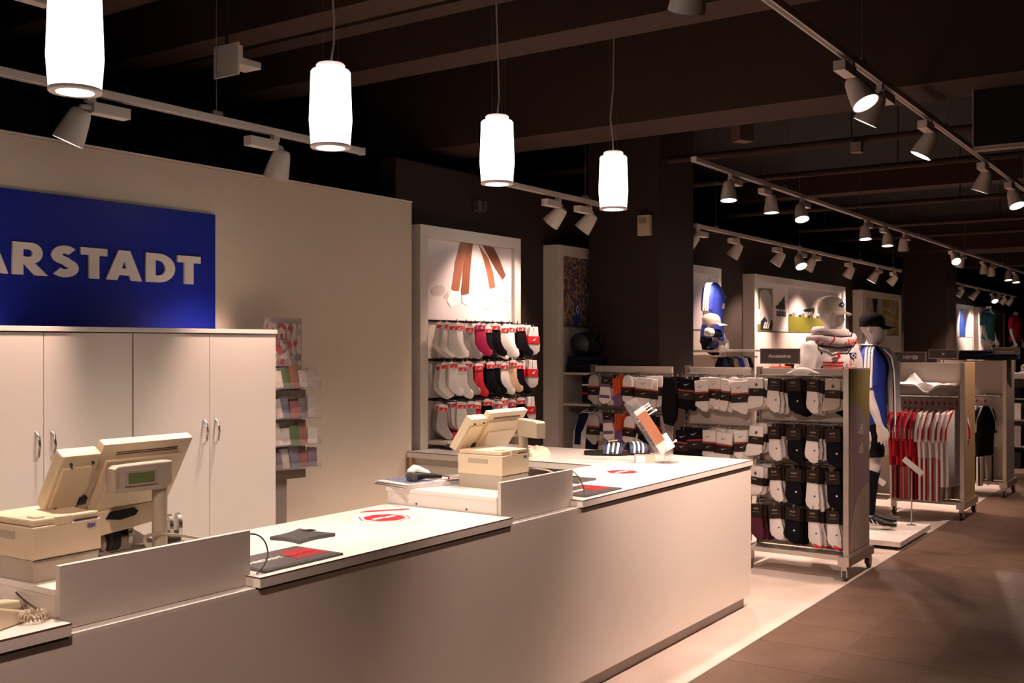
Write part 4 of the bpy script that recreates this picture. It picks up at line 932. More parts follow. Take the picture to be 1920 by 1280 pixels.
for s in (-1, 1):
    for q in range(3): sleeve_strip(jb, s, whp, -.022+.024*q)
shorts(bm_, black)
for s in (-1, 1):
    B().path([(s*.106, -.012, .47), (s*.108, .004, .42), (s*.110, .016, .33), (s*.112, .016, .20), (s*.114, .018, .10)], [(.060, .062), (.058, .066), (.059, .067), (.045, .050), (.040, .045)], n=16, up=(1, 0, 0)).out('sock', blk_f, bm_, smooth=True)
    shoe(bm_, s)
cb_ = cap(bm_, black); B().path([(-.079, .03, 1.722), (-.085, -.0, 1.722), (-.080, -.04, 1.722)], [(.007, .003)]*3, n=8).out('cap_strap', blackp, cb_)
B().lathe([(.17, -.014), (.17, 0), (.165, .002)], n=36).out('base_plate', M('base_glass', (.45, .44, .40), .15), bm_)
# striped scarf hanging over the front of the blue jersey
def scarf_strip(name, pts, w, th, mat, par):
    b = B(); rr = []
    for i, p in enumerate(pts):
        rr.append([(p[0]-w/2, p[1]-th/2, p[2]), (p[0]+w/2, p[1]-th/2, p[2]), (p[0]+w/2, p[1]+th/2, p[2]), (p[0]-w/2, p[1]+th/2, p[2])])
    return b.rings(rr).out(name, mat, par)
sf = scarf_strip('scarf', [(-.075, -.02, 1.515), (-.085, -.09, 1.49), (-.09, -.150, 1.42), (-.09, -.172, 1.30), (-.09, -.176, 1.15), (-.09, -.180, 1.0), (-.09, -.186, .86)], .15, .012, navy_f, bm_)
scarf_strip('scarf_blue_panel', [(-.09, -.180, 1.30), (-.09, -.184, 1.15), (-.09, -.186, 1.03)], .146, .006, blue_f, sf)
scarf_strip('scarf_stripe', [(-.155, -.098, 1.485), (-.160, -.158, 1.42), (-.160, -.180, 1.30), (-.160, -.186, 1.15), (-.160, -.190, .86)], .016, .010, whp, sf)
scarf_strip('scarf_band', [(-.09, -.189, .965), (-.09, -.192, .90)], .152, .012, whp, sf)
B().prism([(-.15, 1.10), (-.09, 1.15), (-.03, 1.10), (-.09, 1.05)], -.1915, -.188).out('scarf_crest', whp, sf); B().prism([(-.13, 1.10), (-.09, 1.132), (-.05, 1.10), (-.09, 1.068)], -.193, -.1915).out('scarf_crest_core', blkp, sf)
fr = B()
for i in range(10): fr.b2(-.16+.015*i, -.152+.015*i, -.190, -.182, .80, .86)
fr.out('fringe', whp, sf)
scarf_strip('scarf_neck', [(-.075, -.02, 1.515), (-.05, .075, 1.525), (.05, .075, 1.525), (.08, -.02, 1.505), (.085, -.095, 1.49), (.09, -.15, 1.42), (.09, -.176, 1.2), (.09, -.186, .95)], .02, .10, whp, sf).location = (0, 0, 0)

wm_ = mannequin((8.42, 2.66, .014), -28, 'white mannequin in white jersey, white cap and red-white scarf behind the sock rack', 1.13)
jw = jersey(wm_, whj)
rng = M('jersey_beige', (.62, .54, .48), .7)
def front(par, name, x0, x1, z0, z1, mat, y=-.15, th=.03): return B().b2(x0, x1, y, y+th, z0, z1).out(name, mat, par)
def chest_patch(par, name, x0, x1, z0, z1, mat, off=.003, n=6):
    """thin printed patch lying on the chest surface"""
    b = B(); rr = []
    for i in range(n+1):
        x = x0+(x1-x0)*i/n; 
        def yy(z):
            zs = [(1.14, .168, .116, -.002), (1.24, .176, .124, -.008), (1.33, .190, .132, -.010), (1.40, .194, .118, 0)]
            z = min(max(z, 1.14), 1.40)
            for (a, ra, rb, c), (a2, ra2, rb2, c2) in zip(zs, zs[1:]):
                if a <= z <= a2:
                    f = (z-a)/(a2-a); ra = ra+(ra2-ra)*f; rb = rb+(rb2-rb)*f; c = c+(c2-c)*f
                    return c-rb*math.sqrt(max(.02, 1-(x/ra)**2))
            return -.12
        rr.append([(x, yy(z0)-off, z0), (x, yy((z0+z1)/2)-off, (z0+z1)/2), (x, yy(z1)-off, z1), (x, yy(z1)+.006, z1), (x, yy(z0)+.006, z0)])
    return b.rings(rr).out(name, mat, par)
for i in range(3): chest_patch(jw, 'red_stripe', -.155, -.02, 1.275+.022*i, 1.286+.022*i, redp)
chest_patch(jw, 'navy_line', -.160, -.152, 1.02+.13, 1.40, navy_f, .004, 1); chest_patch(jw, 'navy_line', -.018, -.009, 1.15, 1.40, navy_f, .004, 1)
for k, (tx, zz, sz) in enumerate((('FLY', 1.325, .050), ('Emirates', 1.282, .042))): text('lettering', tx, sz, redp, jw, (.048, -.1555, zz), rot=(90, 0, 14), off=.0008, sx=.85)
B().prism([(-.095, 1.360), (-.07, 1.370), (-.085, 1.39), (-.065, 1.395), (-.06, 1.375), (-.05, 1.36), (-.07, 1.35)], -.150, -.140).out('maker_mark', redp, jw)
cr = thing; crest(jw, .085, 1.372, -.132, .028)
shorts(wm_, whj)
cap(wm_, M('cap_cream', (.60, .53, .45), .75, noise=.05), M('crest_blue', (.02, .03, .16), .5))
sw = B().path([(.10*math.cos(a)*1.05, .012+.092*math.sin(a)*1.1-.02*(math.sin(a) < -.3), 1.537+.012*math.sin(a)) for a in [2*math.pi*i/20 for i in range(20)]], [(.030, .022)]*20, n=10, closed=True).out('scarf', M('scarf_white', (.74, .66, .64), .9, noise=.1, scale=60, bump=.3), wm_, smooth=True)
B().path([(-.16, .06, 1.480), (-.14, -.06, 1.480), (-.06, -.135, 1.465), (.04, -.145, 1.470), (.13, -.09, 1.495), (.15, .0, 1.510)], [(.034, .022)]*6, n=10).out('scarf_wrap', M('scarf_white', (.74, .66, .64), .9), sw, smooth=True)
B().path([(-.185, .05, 1.445), (-.165, -.07, 1.440), (-.07, -.152, 1.425), (.05, -.162, 1.435), (.14, -.10, 1.465)], [(.006, .006)]*5, n=6).out('navy_edge', navy_f, sw, smooth=True)
B().path([(-.15, .04, 1.515), (-.13, -.07, 1.513), (-.05, -.140, 1.500), (.05, -.145, 1.505), (.125, -.08, 1.527)], [(.005, .006)]*5, n=6).out('navy_edge', navy_f, sw, smooth=True)
for i in range(3): B().path([(-.185+.035*i, -.02-.04*i, 1.440), (-.165+.035*i, -.05-.04*i, 1.480), (-.135+.03*i, -.03-.045*i, 1.512)], [(.006, .006)]*3, n=6).out('red_stripe', redp, sw, smooth=True)
text('lettering', 'ALLI', .055, redp, sw, (.03, -.173, 1.465), rot=(84, 0, 6), off=.001)
B().lathe([(.17, -.014), (.17, 0), (.165, .002)], n=36).out('base_plate', M('base_glass', (.45, .44, .40), .15), wm_)
m3 = mannequin((11.55, 3.47, .0), 20, 'bald white mannequin in dark shirt half hidden behind the white-capped one')
jersey(m3, navy_f); shorts(m3, black)
B().lathe([(.17, 0), (.17, .012)], n=36).out('base_plate', M('base_glass', (.45, .44, .40), .15), m3)
pf = thing('mannequin_platform', 'low white platform with black recessed base under the mannequins', 'platform', (8.74, 2.20, 0))
B().b2(0, 1.02, 0, 1.15, .028, .070, bev=.002).out('platform_top', topm, pf); B().b2(.05, .97, .05, 1.1, 0, .028).out('recessed_base', blackp, pf)
# little card holders on rods
for k, (x, y, h, a, lab) in enumerate(((9.26, 2.56, .40, 36, 'thin rod stand with tilted white card at the blue mannequin shoe'), (9.63, 2.33, .47, 40, 'thin rod stand with tilted white card at the platform corner'))):
    t = thing('card_holder', lab, 'card holder', (x, y, .07), -62)
    B().tube((0, 0, 0), (0, 0, h), .006, n=8).out('rod', alum, t)
    B().lathe([(.04, 0), (.04, .005)], n=20).out('foot', alum, t)
    B().box((.01, -.012, h+.045), (.21, .005, .05), rot=(0, a, 0)).out('card', whp, t)
# torso on the shelf of the third bay
tt = thing('torso_mannequin', 'headless torso in blue jersey holding a cap, in the wall bay past the column', 'mannequin', (10.10, 4.40, .96), 12, None); tt.scale = (.88,)*3
fuse(body_bm(False, False).out('body', mann, tt), .0085, 5)
jt = jersey(tt, blue_f)
for s in (-1, 1):
    for q in range(3): sleeve_strip(jt, s, whp, -.022+.024*q)
chest_patch(jt, 'white_print', -.06, .08, 1.20, 1.26, whp); crest(jt, .05, 1.34, -.142, .02)
shorts(tt, black, .745)
B().prism([(.05, .76), (.09, .80), (.13, .76), (.09, .72)], -.16, -.11).out('shorts_crest', whp, tt)
wcap = cap(tt, M('cap_cream', (.60, .53, .45), .75, noise=.05)); wcap.location = (-.30, -.04, -.70); wcap.rotation_euler = (0, 0, R(15))
B().tube((0, 0, .725), (0, 0, .80), .03).out('stand_post', alum, tt)
bw_ = thing('display_shelf', 'white display shelf under the headless torso', 'shelf', (10.3, 4.36, 0))
B().b2(-.66, .68, -.22, .285, 1.575, 1.598).out('board', topm, bw_); B().b2(.05, .09, .0, .04, 0, 1.575).out('post', framem, bw_); B().b2(-.6, .6, .2, .24, 0, .04).b2(.05, .09, -.15, .24, 0, .04).out('foot', framem, bw_)
B().tube((-.6, -.12, 1.52), (.6, -.12, 1.52), .008).tube((.07, .02, 1.52), (.07, -.12, 1.52), .008).out('hook_rail', steel, bw_)
for i, (x, m_, nme) in enumerate(((9.85, navy_f, 'navy'), (9.98, black, 'black'), (10.12, M('olive_cap', (.22, .18, .12), .8), 'olive'), (10.26, blue_f, 'bright blue'), (10.38, white_f, 'white'), (10.50, navy_f, 'dark navy'))):
    o = B().path([(0, 0, 0), (0, -.03, -.03), (0, -.04, -.09), (.01, -.03, -.13)], [(.02, .02), (.07, .05), (.085, .06), (.07, .03)], n=14).prism([(-.06, -.12), (.07, -.12), (.05, -.19), (-.03, -.19)], -.05, -.03, bev=.006).out('baseball_cap', m_, None, (x, 4.225, 1.515), (0, 0, -25), smooth=True)
    tag(o, '%s cap hanging under the torso shelf, %s from the left' % (nme, ordn(i)), 'cap', 'caps under the display shelf')
for i, (x, z, m_, nme) in enumerate(((9.80, 0, navy_f, 'navy'), (9.88, .0, redp, 'red'), (9.96, 0, whp, 'white'), (9.76, .12, whp, 'upper white'), (9.87, .11, navy_f, 'upper navy'))):
    o = B().path([(-.05, 0, .03), (-.02, .0, .05), (.02, 0, .055), (.055, 0, .03)], [(.02, .025), (.045, .05), (.045, .05), (.02, .025)], n=12).out('plush_ball', m_, None, (x, 4.26+.03*(i % 2), 1.600+z), (0, 0, 20*i), smooth=True)
    tag(o, '%s soft toy ball on the torso shelf' % nme, 'toy', 'soft toys beside the torso')
# far wall torsos
for k, (x, y, zb, up, dn, lab) in enumerate(((23.35, 4.14, .93, M('teal_fabric', (.04, .22, .28), .7), whj, 'far headless torso in teal shirt and white shorts before the far bays'), (26.6, 4.14, .90, red_f, black, 'farthest headless torso in red shirt'))):
    t = thing('torso_mannequin', lab, 'mannequin', (x, y, zb), -10); t.scale = (.95,)*3
    fuse(body_bm(k == 1, False).out('body', mann, t), .012, 3) if k == 0 else fuse(body_bm(False, False).out('body', mann, t), .012, 3)
    jersey(t, up); shorts(t, dn, .745)
    B().tube((0, 0, -zb/.95), (0, 0, .80), .025).lathe([(.2, -zb/.95), (.2, -zb/.95+.02)], n=24).out('stand_post', alum, t)

# ------------------------------------------------------------------ clothes on the other racks
XG = 10.85
rack(XG, 2.12, 2.76, 'wheeled rack with red and white football kits past the mannequins', True, (1.16,), endmat=M('rack_end_tan', (.50, .34, .18), .42, noise=.06))
gsh = B().b2(2.13, 2.74, 0, .30, 0, .008)
rs_ = thing('glass_shelf', 'clear glass shelf under a folded white shirt on the red kit rack', 'shelf', (XG-.02, 2.44, 1.232), -90)
B().b2(-.31, .29, -.32, -.01, 0, .008).out('pane', glassm, rs_); B().b2(-.31, -.30, -.30, 0, -.02, -.001).b2(.28, .29, -.30, 0, -.02, -.001).out('bracket', alum, rs_)
ar = thing('garment_rail', 'chrome garment rail holding the red and white kits', 'rail', (XG, 2.44, 1.16), -90)
B().tube((-.31, -.26, 0), (.30, -.26, 0), .011).out('bar', chrome, ar); B().tube((-.28, -.26, 0), (-.28, -.03, 0), .008).tube((.27, -.26, 0), (.27, -.03, 0), .008).out('arm', chrome, ar)
def garment(name, label, mat, smat, pants=None, pstripe=None, long=False, L=.60):
    t = thing(name, label, 'garment', (0, 0, 0))
    D = .055
    o = [(-.05, -.06), (.05, -.06), (.17, -.10), (.215, -.20), (.235, -.36 if not long else -.50), (.175, -.37 if not long else -.52), (.160, -.24), (.155, -L), (-.155, -L), (-.160, -.24), (-.175, -.37 if not long else -.52), (-.235, -.36 if not long else -.50), (-.215, -.20), (-.17, -.10)]
    o = [(x, z-D) for x, z in o]; mD_ = Matrix.Translation((0, 0, -D))
    B().prism(o, -.014, .014, bev=.009).out('shirt', mat, t, smooth=True)
    for s in (-1, 1):
        for q in range(3):
            B().prism([(s*(.06+.022*q), -.062-.012*q), (s*(.074+.022*q), -.066-.012*q), (s*(.205+.010*q-.01), -.215-.02*q), (s*(.222+.010*q-.02), -.34), (s*(.210+.010*q-.02), -.34), (s*(.190+.010*q-.01), -.215-.02*q)], -.0165, .0165, mat=mD_).out('shoulder_stripe', smat, t)
    if pants:
        for s in (-1, 1):
            p = B().prism([(s*.004, -L-.003), (s*.150, -L-.003), (s*.150, -.92), (s*.05, -.925)], -.012, .012, bev=.007, mat=mD_).out('trouser_leg', pants, t, smooth=True)
            if pstripe: B().prism([(s*.118, -L-.01), (s*.146, -L-.01), (s*.144, -.918), (s*.116, -.918)], -.0140, .0140, mat=mD_).out('trouser_stripe', pstripe, p)
    h = B().path([(0, 0, -.12), (0, 0, -.02), (.012, 0, .0), (0, 0, .014), (-.014, 0, .004)], .0022, n=6).path([(-.15, 0, -.155), (0, 0, -.11), (.15, 0, -.155)], [(.006, .006)]*3, n=6)
    h.out('hanger', steel, t)
    B().disc((.0, -.002, -.06), (0, 1, 0), .016, th=.008, n=14).out('size_ring', redp, t)
    return t
GP = {}
def hangg(key, make, label, X, Y, Z, rz, group):
    if key not in GP: o = GP[key] = make(label); o['group'] = group
    else: o = dup(GP[key], None, None, label, group)
    o.location = (X, Y, Z); o.rotation_euler = (0, 0, R(rz)); return o
gk = dict(rr=lambda l: garment('football_kit', l, red_f, whp, red_f, whp), rb=lambda l: garment('football_kit', l, red_f, whp, blk_f, redp, True), rw=lambda l: garment('football_kit', l, red_f, whp, whj, redp),
          wr=lambda l: garment('football_kit', l, whj, redp, whj, redp, False, .52), ww=lambda l: garment('football_kit', l, whj, redp, None, None, False, .78),
          bw=lambda l: garment('football_kit', l, whj, blkp, blk_f, whp), bb=lambda l: garment('football_kit', l, blk_f, whp, whj, blkp))
gn_ = dict(rr='red kit with white shoulder stripes', rb='red jacket with black trousers', rw='red shirt over white trousers', wr='white kit with red stripes', ww='long plain white shirt', bw='white shirt over black trousers', bb='black shirt over white trousers')
for i, k in enumerate(['rw', 'rb', 'rr', 'rr', 'rb', 'wr', 'wr', 'wr', 'wr', 'ww', 'ww']):
    hangg(k, gk[k], '%s on the tan-ended rack, %s from the left' % (gn_[k], ordn(i)), XG-.26+.012*math.sin(i*2), 2.68-.052*i, 1.157-.004, -16+3*math.sin(i*1.7), 'football kits on the tan-ended rack')
# folded shirt on the glass shelf
fs = []
for i in range(13):
    row = []
    for j in range(17):
        x = -.28+.035*j; y = -.29+.022*i
        z = .012+.014*math.sin(j*.9+i*.5)*math.sin(i*.7)+.018+(.10*math.exp(-((x+.14)**2+(y+.05)**2)/.004))
        if y < -.26 and abs(x-.02) < .1: z -= (.1-abs(x-.02))*.9
        row.append((x, y, z))
    fs.append(row)
b = B(); vv = [[b.bm.verts.new(p) for p in r] for r in fs]; vb = [[b.bm.verts.new((p[0], p[1], p[2]-.012)) for p in r] for r in fs]
for i in range(12):
    for j in range(16):
        b.bm.faces.new((vv[i][j], vv[i][j+1], vv[i+1][j+1], vv[i+1][j])); b.bm.faces.new((vb[i][j], vb[i+1][j], vb[i+1][j+1], vb[i][j+1]))
for i in range(12): b.bm.faces.new((vv[i][0], vv[i+1][0], vb[i+1][0], vb[i][0])); b.bm.faces.new((vv[i][16], vb[i][16], vb[i+1][16], vv[i+1][16]))
for j in range(16): b.bm.faces.new((vv[0][j], vb[0][j], vb[0][j+1], vv[0][j+1])); b.bm.faces.new((vv[12][j], vv[12][j+1], vb[12][j+1], vb[12][j]))
o = b.out('folded_shirt', whj, None, (XG-.02, 2.44, 1.243), (0, 0, -90), smooth=True); tag(o, 'crumpled white shirt spread on the glass shelf above the red kits', 'shirt')
# second unit of that rack, with shorts and bag
rack(XG, 2.80, 3.40, 'plain rack unit behind the blue mannequin', False, (1.16,))
for i, (m_, y, z, nme) in enumerate(((blue_f, 2.90, 1.0, 'blue'), (whj, 2.84, .93, 'white'), (navy_f, 2.98, 1.0, 'navy'))):
    t = thing('hanging_shorts', '%s hanging shorts with side stripes between mannequin and red kits' % nme, 'shorts', (XG-.27, y, z), -75, 'shorts hung behind the blue mannequin')
    B().prism([(-.15, 0), (.15, 0), (.19, -.34), (.02, -.36), (0, -.16), (-.02, -.36), (-.19, -.34)], -.014, .014, bev=.009).out('cloth', m_, t, smooth=True)
    for s in (-1, 1):
        for q in range(3): B().prism([(s*(.085+.022*q), -.005), (s*(.097+.022*q), -.005), (s*(.125+.024*q), -.335), (s*(.112+.024*q), -.335)], -.0165, .0165).out('side_stripe', whp if nme == 'blue' else navy_f if nme == 'white' else whp, t)
    B().path([(0, 0, -.005), (0, 0, .05), (.012, 0, .066), (0, 0, .078)], .002, n=6).out('hanger', steel, t)
t = thing('backpack', 'dark oval backpack hanging on the rack unit behind the blue mannequin', 'bag', (XG-.16, 2.84, 1.45), -90)
B().path([(0, -.06, -.02), (0, -.08, -.08), (0, -.09, -.2), (0, -.085, -.32), (0, -.06, -.38)], [(.05, .03), (.11, .06), (.125, .075), (.12, .07), (.07, .03)], n=18).out('pack', M('bag_brown', (.06, .04, .035), .7, noise=.2), t, smooth=True)
B().path([(-.04, -.06, -.03), (-.02, -.06, .03), (.02, -.06, .03), (.04, -.06, -.03)], .006, n=6).out('loop', black, t)
# third rack
X3 = 12.66
rack(X3, 2.05, 2.78, 'wheeled rack with black and white striped clothes beyond the red kits', True, (1.10,))
ar = thing('garment_rail', 'chrome garment rail holding the black and white clothes', 'rail', (X3, 2.42, 1.10), -90)
B().tube((-.33, -.26, 0), (.34, -.26, 0), .011).out('bar', chrome, ar); B().tube((.30, -.26, 0), (.30, -.03, 0), .008).tube((-.3, -.26, 0), (-.3, -.03, 0), .008).out('arm', chrome, ar)
for i, k in enumerate(['bb', 'bw', 'bw', 'bb', 'bw', 'bb']):
    hangg(k, gk[k], '%s on the third rack, %s from the left' % (gn_[k], ordn(i)), X3-.26, 2.66-.085*i, 1.10, -20, 'black and white clothes on the third rack')
for i, (x, y, n_, nme) in enumerate(((12.62, 2.36, 3, 'small stack of black folded shirts on top of the third rack'), (12.58, 2.10, 2, 'flat stack of black caps and shirts at the third rack corner'))):
    t = thing('folded_clothes', nme, 'clothes', (x, y, 1.485), -90)
    for q in range(n_):
        B().b2(-.17, .17, -.13, .13, .034*q, .034*q+.034, bev=.014).out('folded_shirt', black if q % 2 == 0 else navy_f, t, rot=(0, 0, 6*q-5), smooth=True)
# shoe shelf at the right edge
ss = thing('shoe_shelf', 'pale shelf unit with shoe boxes at the right end of the aisle', 'shelf', (14.3, 1.85, 0), -90)
B().b2(-.55, .55, -.16, .30, 1.235, 1.30, bev=.003).out('top', topm, ss); B().b2(-.55, .55, .26, .30, .1, 1.235).out('back', rackm, ss); B().b2(-.55, .55, -.16, .30, .08, .14).out('base', topm, ss); B().b2(-.5, .5, -.1, .28, 0, .08).out('plinth', greypl, ss)
for x in (-.55, .53): B().b2(x, x+.02, -.1, .28, .14, 1.235).out('side', rackm, ss)
for z in (.40, .72, .98): B().b2(-.53, .53, -.16, .26, z, z+.018).out('board', rackm, ss)
mats = [blackp, whp, M('box_blue', (.03, .08, .35), .5), M('box_grey', (.35, .32, .30), .5), navy_f]
for r, z in enumerate((.142, .42, .74, 1.0)):
    for c in range(4):
        m_ = mats[(r*3+c*2) % 5]
        hh = (.20, .24, .20, .12)[r]
        t = thing('shoe_box', '%s shoe box, %s shelf up of the shoe shelf, %s from the left' % (['black', 'white', 'blue', 'grey', 'navy'][(r*3+c*2) % 5], ordn(r), ordn(c)), 'box', (14.22, 1.85+.40-.27*c, z), -90, 'shoe boxes on the shoe shelf')
        B().b2(-.115, .115, -.17+.05, .17-.05, 0, hh-.045).out('box', m_, t); B().b2(-.118, .118, -.122, .122, hh-.045, hh, bev=.001).out('lid', m_, t)
        for q in range(3): B().b2(-.06+.04*q, -.04+.04*q, -.1212, -.119, .03, hh-.06).out('stripe', whp if m_ is not whp else blkp, t)
t = thing('sports_shoe', 'brown sports shoe with white stripes on top of the shoe shelf', 'shoe', (14.25, 2.10, 1.302), -60)
B().path([(0, .10, .045), (0, .08, .06), (0, .02, .065), (0, -.06, .05), (0, -.13, .035), (0, -.18, .022)], [(.014, .03), (.033, .045), (.038, .05), (.042, .038), (.044, .026), (.02, .012)], n=14, up=(1, 0, 0)).out('upper', M('shoe_brown', (.08, .045, .03), .6), t, smooth=True)
B().b2(-.04, .04, -.18, .10, 0, .016, bev=.006).out('sole', whp, t)
for sd in (-1, 1):
    for q in range(3): B().path([(sd*.041, .01-.03*q, .02), (sd*.040, .025-.03*q, .055), (sd*.028, .035-.03*q, .085-.01*q)], [(.004, .007)]*3, n=6).out('stripe', whp, t)
# counters under the far bays, glimpsed over the racks
for x0, x1, lab in ((11.95, 15.3, 'low white counter under the stadium poster'), (16.3, 18.4, 'low white counter under the goal-net poster'), (22.6, 28.3, 'low white counter under the far bays')):
    t = thing('low_counter', lab, 'counter', ((x0+x1)/2, 4.42, 0)); h = (x1-x0)/2
    B().b2(-h, h, .0, .2, .06, .98).out('body', melg, t); B().b2(-h-.01, h+.01, -.02, .21, .98, 1.01).out('top', topm, t); B().b2(-h+.04, h-.04, .03, .2, 0, .06).out('plinth', blackp, t)
for i, (x, y, m_, nme) in enumerate(((12.3, 4.35, orgp, 'orange'), (12.75, 4.33, blackp, 'black'), (13.2, 4.36, redp, 'red'), (13.65, 4.34, M('oak_box', (.42, .22, .08), .5), 'brown'), (16.9, 4.34, navy_f, 'navy'), (17.6, 4.36, black, 'dark'))):
    t = thing('gift_box', '%s box standing on the low white counter under the posters, %s along' % (nme, ordn(i)), 'box', (x, y, 1.012), 4*i, 'boxes on the low white counters')
    B().b2(-.16, .16, .06, .22, 0, .38+.03*(i % 3), bev=.004).out('box', m_, t); B().b2(-.163, .163, .057, .223, .30, .35).out('sleeve', whp if i % 2 else blkp, t)
jk = thing('hanging_jacket', 'navy jacket with white sleeve stripes hanging in the bay beside the column', 'jacket', (7.74, 4.40, 1.13), -15)
B().prism([(-.06, 0), (.06, 0), (.19, -.06), (.24, -.2), (.27, -.52), (.20, -.54), (.17, -.28), (.17, -.62), (-.17, -.62), (-.17, -.28), (-.20, -.54), (-.27, -.52), (-.24, -.2), (-.19, -.06)], -.05, .05, bev=.03).out('cloth', navy_f, jk, smooth=True)
for q in range(3): B().prism([(-.08-.03*q, -.012-.012*q), (-.095-.03*q, -.017-.012*q), (-.215-.012*q, -.2), (-.24-.014*q, -.48), (-.226-.014*q, -.48), (-.200-.012*q, -.19)], -.054, .054).out('sleeve_stripe', whp, jk)
B().path([(0, 0, -.01), (0, 0, .05), (.012, .0, .066), (0, 0, .08)], .003, n=6).tube((0, -.05, .075), (.08, .28, .075), .006, n=8).out('hanger', steel, jk)
t = thing('sports_bag', 'glossy black sports bag on the shelf of the bay beside the column', 'bag', (7.77, 4.53, 1.565), 0)
B().path([(-.16, 0, .07), (-.13, 0, .09), (0, 0, .10), (.13, 0, .09), (.16, 0, .07)], [(.03, .03), (.09, .09), (.10, .10), (.09, .09), (.03, .03)], n=18).out('bag', M('gloss_black', (.012, .014, .025), .3), t, smooth=True)
B().path([(-.07, -.09, .10), (-.06, -.11, .17), (.06, -.11, .17), (.07, -.09, .10)], .007, n=8).out('handle', blackp, t)
t = thing('folded_clothes', 'stack of black folded clothes under the sports bag beside the column', 'clothes', (7.77, 4.53, 1.42), 0)
for q in range(4): B().b2(-.16, .16, -.11, .11, .033*q, .033*q+.033, bev=.013).out('folded_shirt', black if q % 2 == 0 else navy_f, t, rot=(0, 0, 3*q-5), smooth=True)
for z in (1.40, 1.14): B().b2(7.585, 7.93, -.26, .03, z, z+.018).out('shelf', rackm, bayB)
for i in range(5):
    t = thing('hanging_scarf', 'folded dark striped scarf hung below the shelf beside the column, %s from the left' % ordn(i), 'scarf', (7.64+.055*i, 4.45, 1.39), 0, 'scarves in the bay beside the column')
    B().b2(-.022, .022, -.04, .04, -.22, 0, bev=.006).out('cloth', (black, navy_f)[i % 2], t)
    for z in (-.08, -.15): B().b2(-.0225, .0225, -.0405, .0405, z, z+.012).out('stripe', (redp, whp)[(i+(z > -.1)) % 2], t)
# ------------------------------------------------------------------ lamps
bell = [(.020, .0), (.036, .004), (.044, .02), (.052, .06), (.060, .11), (.065, .150), (.061, .150), (.054, .135)]
bell_o = {}
def spot(line, X, Y, Z, aim, label, side=1, power=1.0, angle=74):
    """track spotlight: gear box on the rail, stem, bell-shaped head with its lit lens"""
    t = thing('track_spotlight', label, 'spotlight', (X, Y, Z), 0, 'spotlights on the %s' % line)
    d = Vector(aim).normalized()
    def share(key, make, loc=(0, 0, 0), rot=None):
        if key not in bell_o: o = make(); bell_o[key] = o.data
        else: o = bpy.data.objects.new(bell_o[key].name.split('.')[0], bell_o[key]); COL.objects.link(o)
        o.parent = t; o.location = loc
        if rot is not None: o.rotation_euler = rot
        return o
    share('gear%d' % side, lambda: B().b2(min(0, side*.18), max(0, side*.18), -.028, .028, -.075, -.028, bev=.003).b2(-.02, .02, -.014, .014, -.03, .0).out('gear_box', lampw))
    neck = Vector((-side*.045, 0, -.055))
    share('arm%d' % side, lambda: B().tube((0, 0, -.05), neck, .011, n=8).tube(neck, neck+Vector((0, 0, -.03)), .011, n=8).out('bracket', lampw))
    q = d.to_track_quat('Z', 'Y').to_euler(); base = neck+Vector((0, 0, -.03))-d*.02
    h = share('head', lambda: B().lathe(bell, n=28).out('lamp_head', lampw, smooth=True), base, q)
    e = share('lens', lambda: B().tube((0, 0, .132), (0, 0, .138), .056, n=28).out('lens', lens), base, q)
    li = bpy.data.lights.new('lamp_light', 'SPOT'); li.energy = SPOT_W*power; li.spot_size = R(angle); li.spot_blend = .75; li.shadow_soft_size = .045; li.color = WARM
    lo = bpy.data.objects.new('lamp_light', li); COL.objects.link(lo); lo.parent = t; lo.location = base+d*.16; lo.rotation_euler = d.to_track_quat('-Z', 'Y').to_euler()
    return t
def track(x0, x1, y, z, label, wires):
    t = thing('lighting_track', label, 'lighting track', (x0, y, z), 0, None); L = x1-x0
    B().b2(0, L, -.018, .018, 0, .034, bev=.002).out('rail', lampw, t)
    B().b2(.0, L, -.008, .008, -.001, .001).out('slot', M('slot_grey', (.22, .19, .17), .6), t)
    B().b2(-.008, 0, -.021, .021, -.003, .037).b2(L, L+.008, -.021, .021, -.003, .037).out('end_cap', lampw, t)
    for xw in wires:
        B().tube((xw-x0, 0, .05), (xw-x0, 0, 3.75-z), .0022, n=5).b2(xw-x0-.03, xw-x0+.03, -.012, .012, .034, .055).out('suspension', alum, t)
    return t
zA, zB, zC = 2.70, 2.98, 2.98
track(-.5, 4.36, 3.98, zA, 'white ceiling track before the blue sign wall', (.6, 2.1, 3.35))
track(5.62, 7.00, 3.98, zA, 'short white track before the sock bay poster', (5.75, 6.8))
track(8.75, 15.8, 3.98, zA, 'white track above the wall bays past the column', (9.2, 11.5, 13.8, 15.4))
track(19.4, 25.6, 3.98, zA, 'farthest white track beyond the second column', (19.6, 22.5, 25.2))
track(7.10, 26.0, 3.24, zB, 'long white track above the racks', (7.5, 9.0, 11.2, 13.7, 16.5, 19.5))
track(-1.0, 24.0, 1.49, zC, 'long white track above the aisle beside the pendants', (2, 5.2, 7.0, 10, 14))
W_ = 'wall track'
spot(W_, 2.68, 3.98, zA, (-.26, .33, -.95), 'spotlight aimed at the left end of the blue sign', 1, .95, 60)
spot(W_, 3.72, 3.98, zA, (-.03, .32, -.98), 'spotlight lighting the right cupboard beside the blue sign', -1, .95, 60)
spot(W_, .9, 3.98, zA, (-.1, .42, -.82), 'spotlight on the wall track nearest the camera', 1, .9)
spot('short track', 6.42, 3.98, zA, (-.12, .66, -.74), 'left spotlight of the pair on the short track', -1, .62)
spot('short track', 6.86, 3.98, zA, (-.16, .62, -.78), 'right spotlight of the pair on the short track', -1, .62)
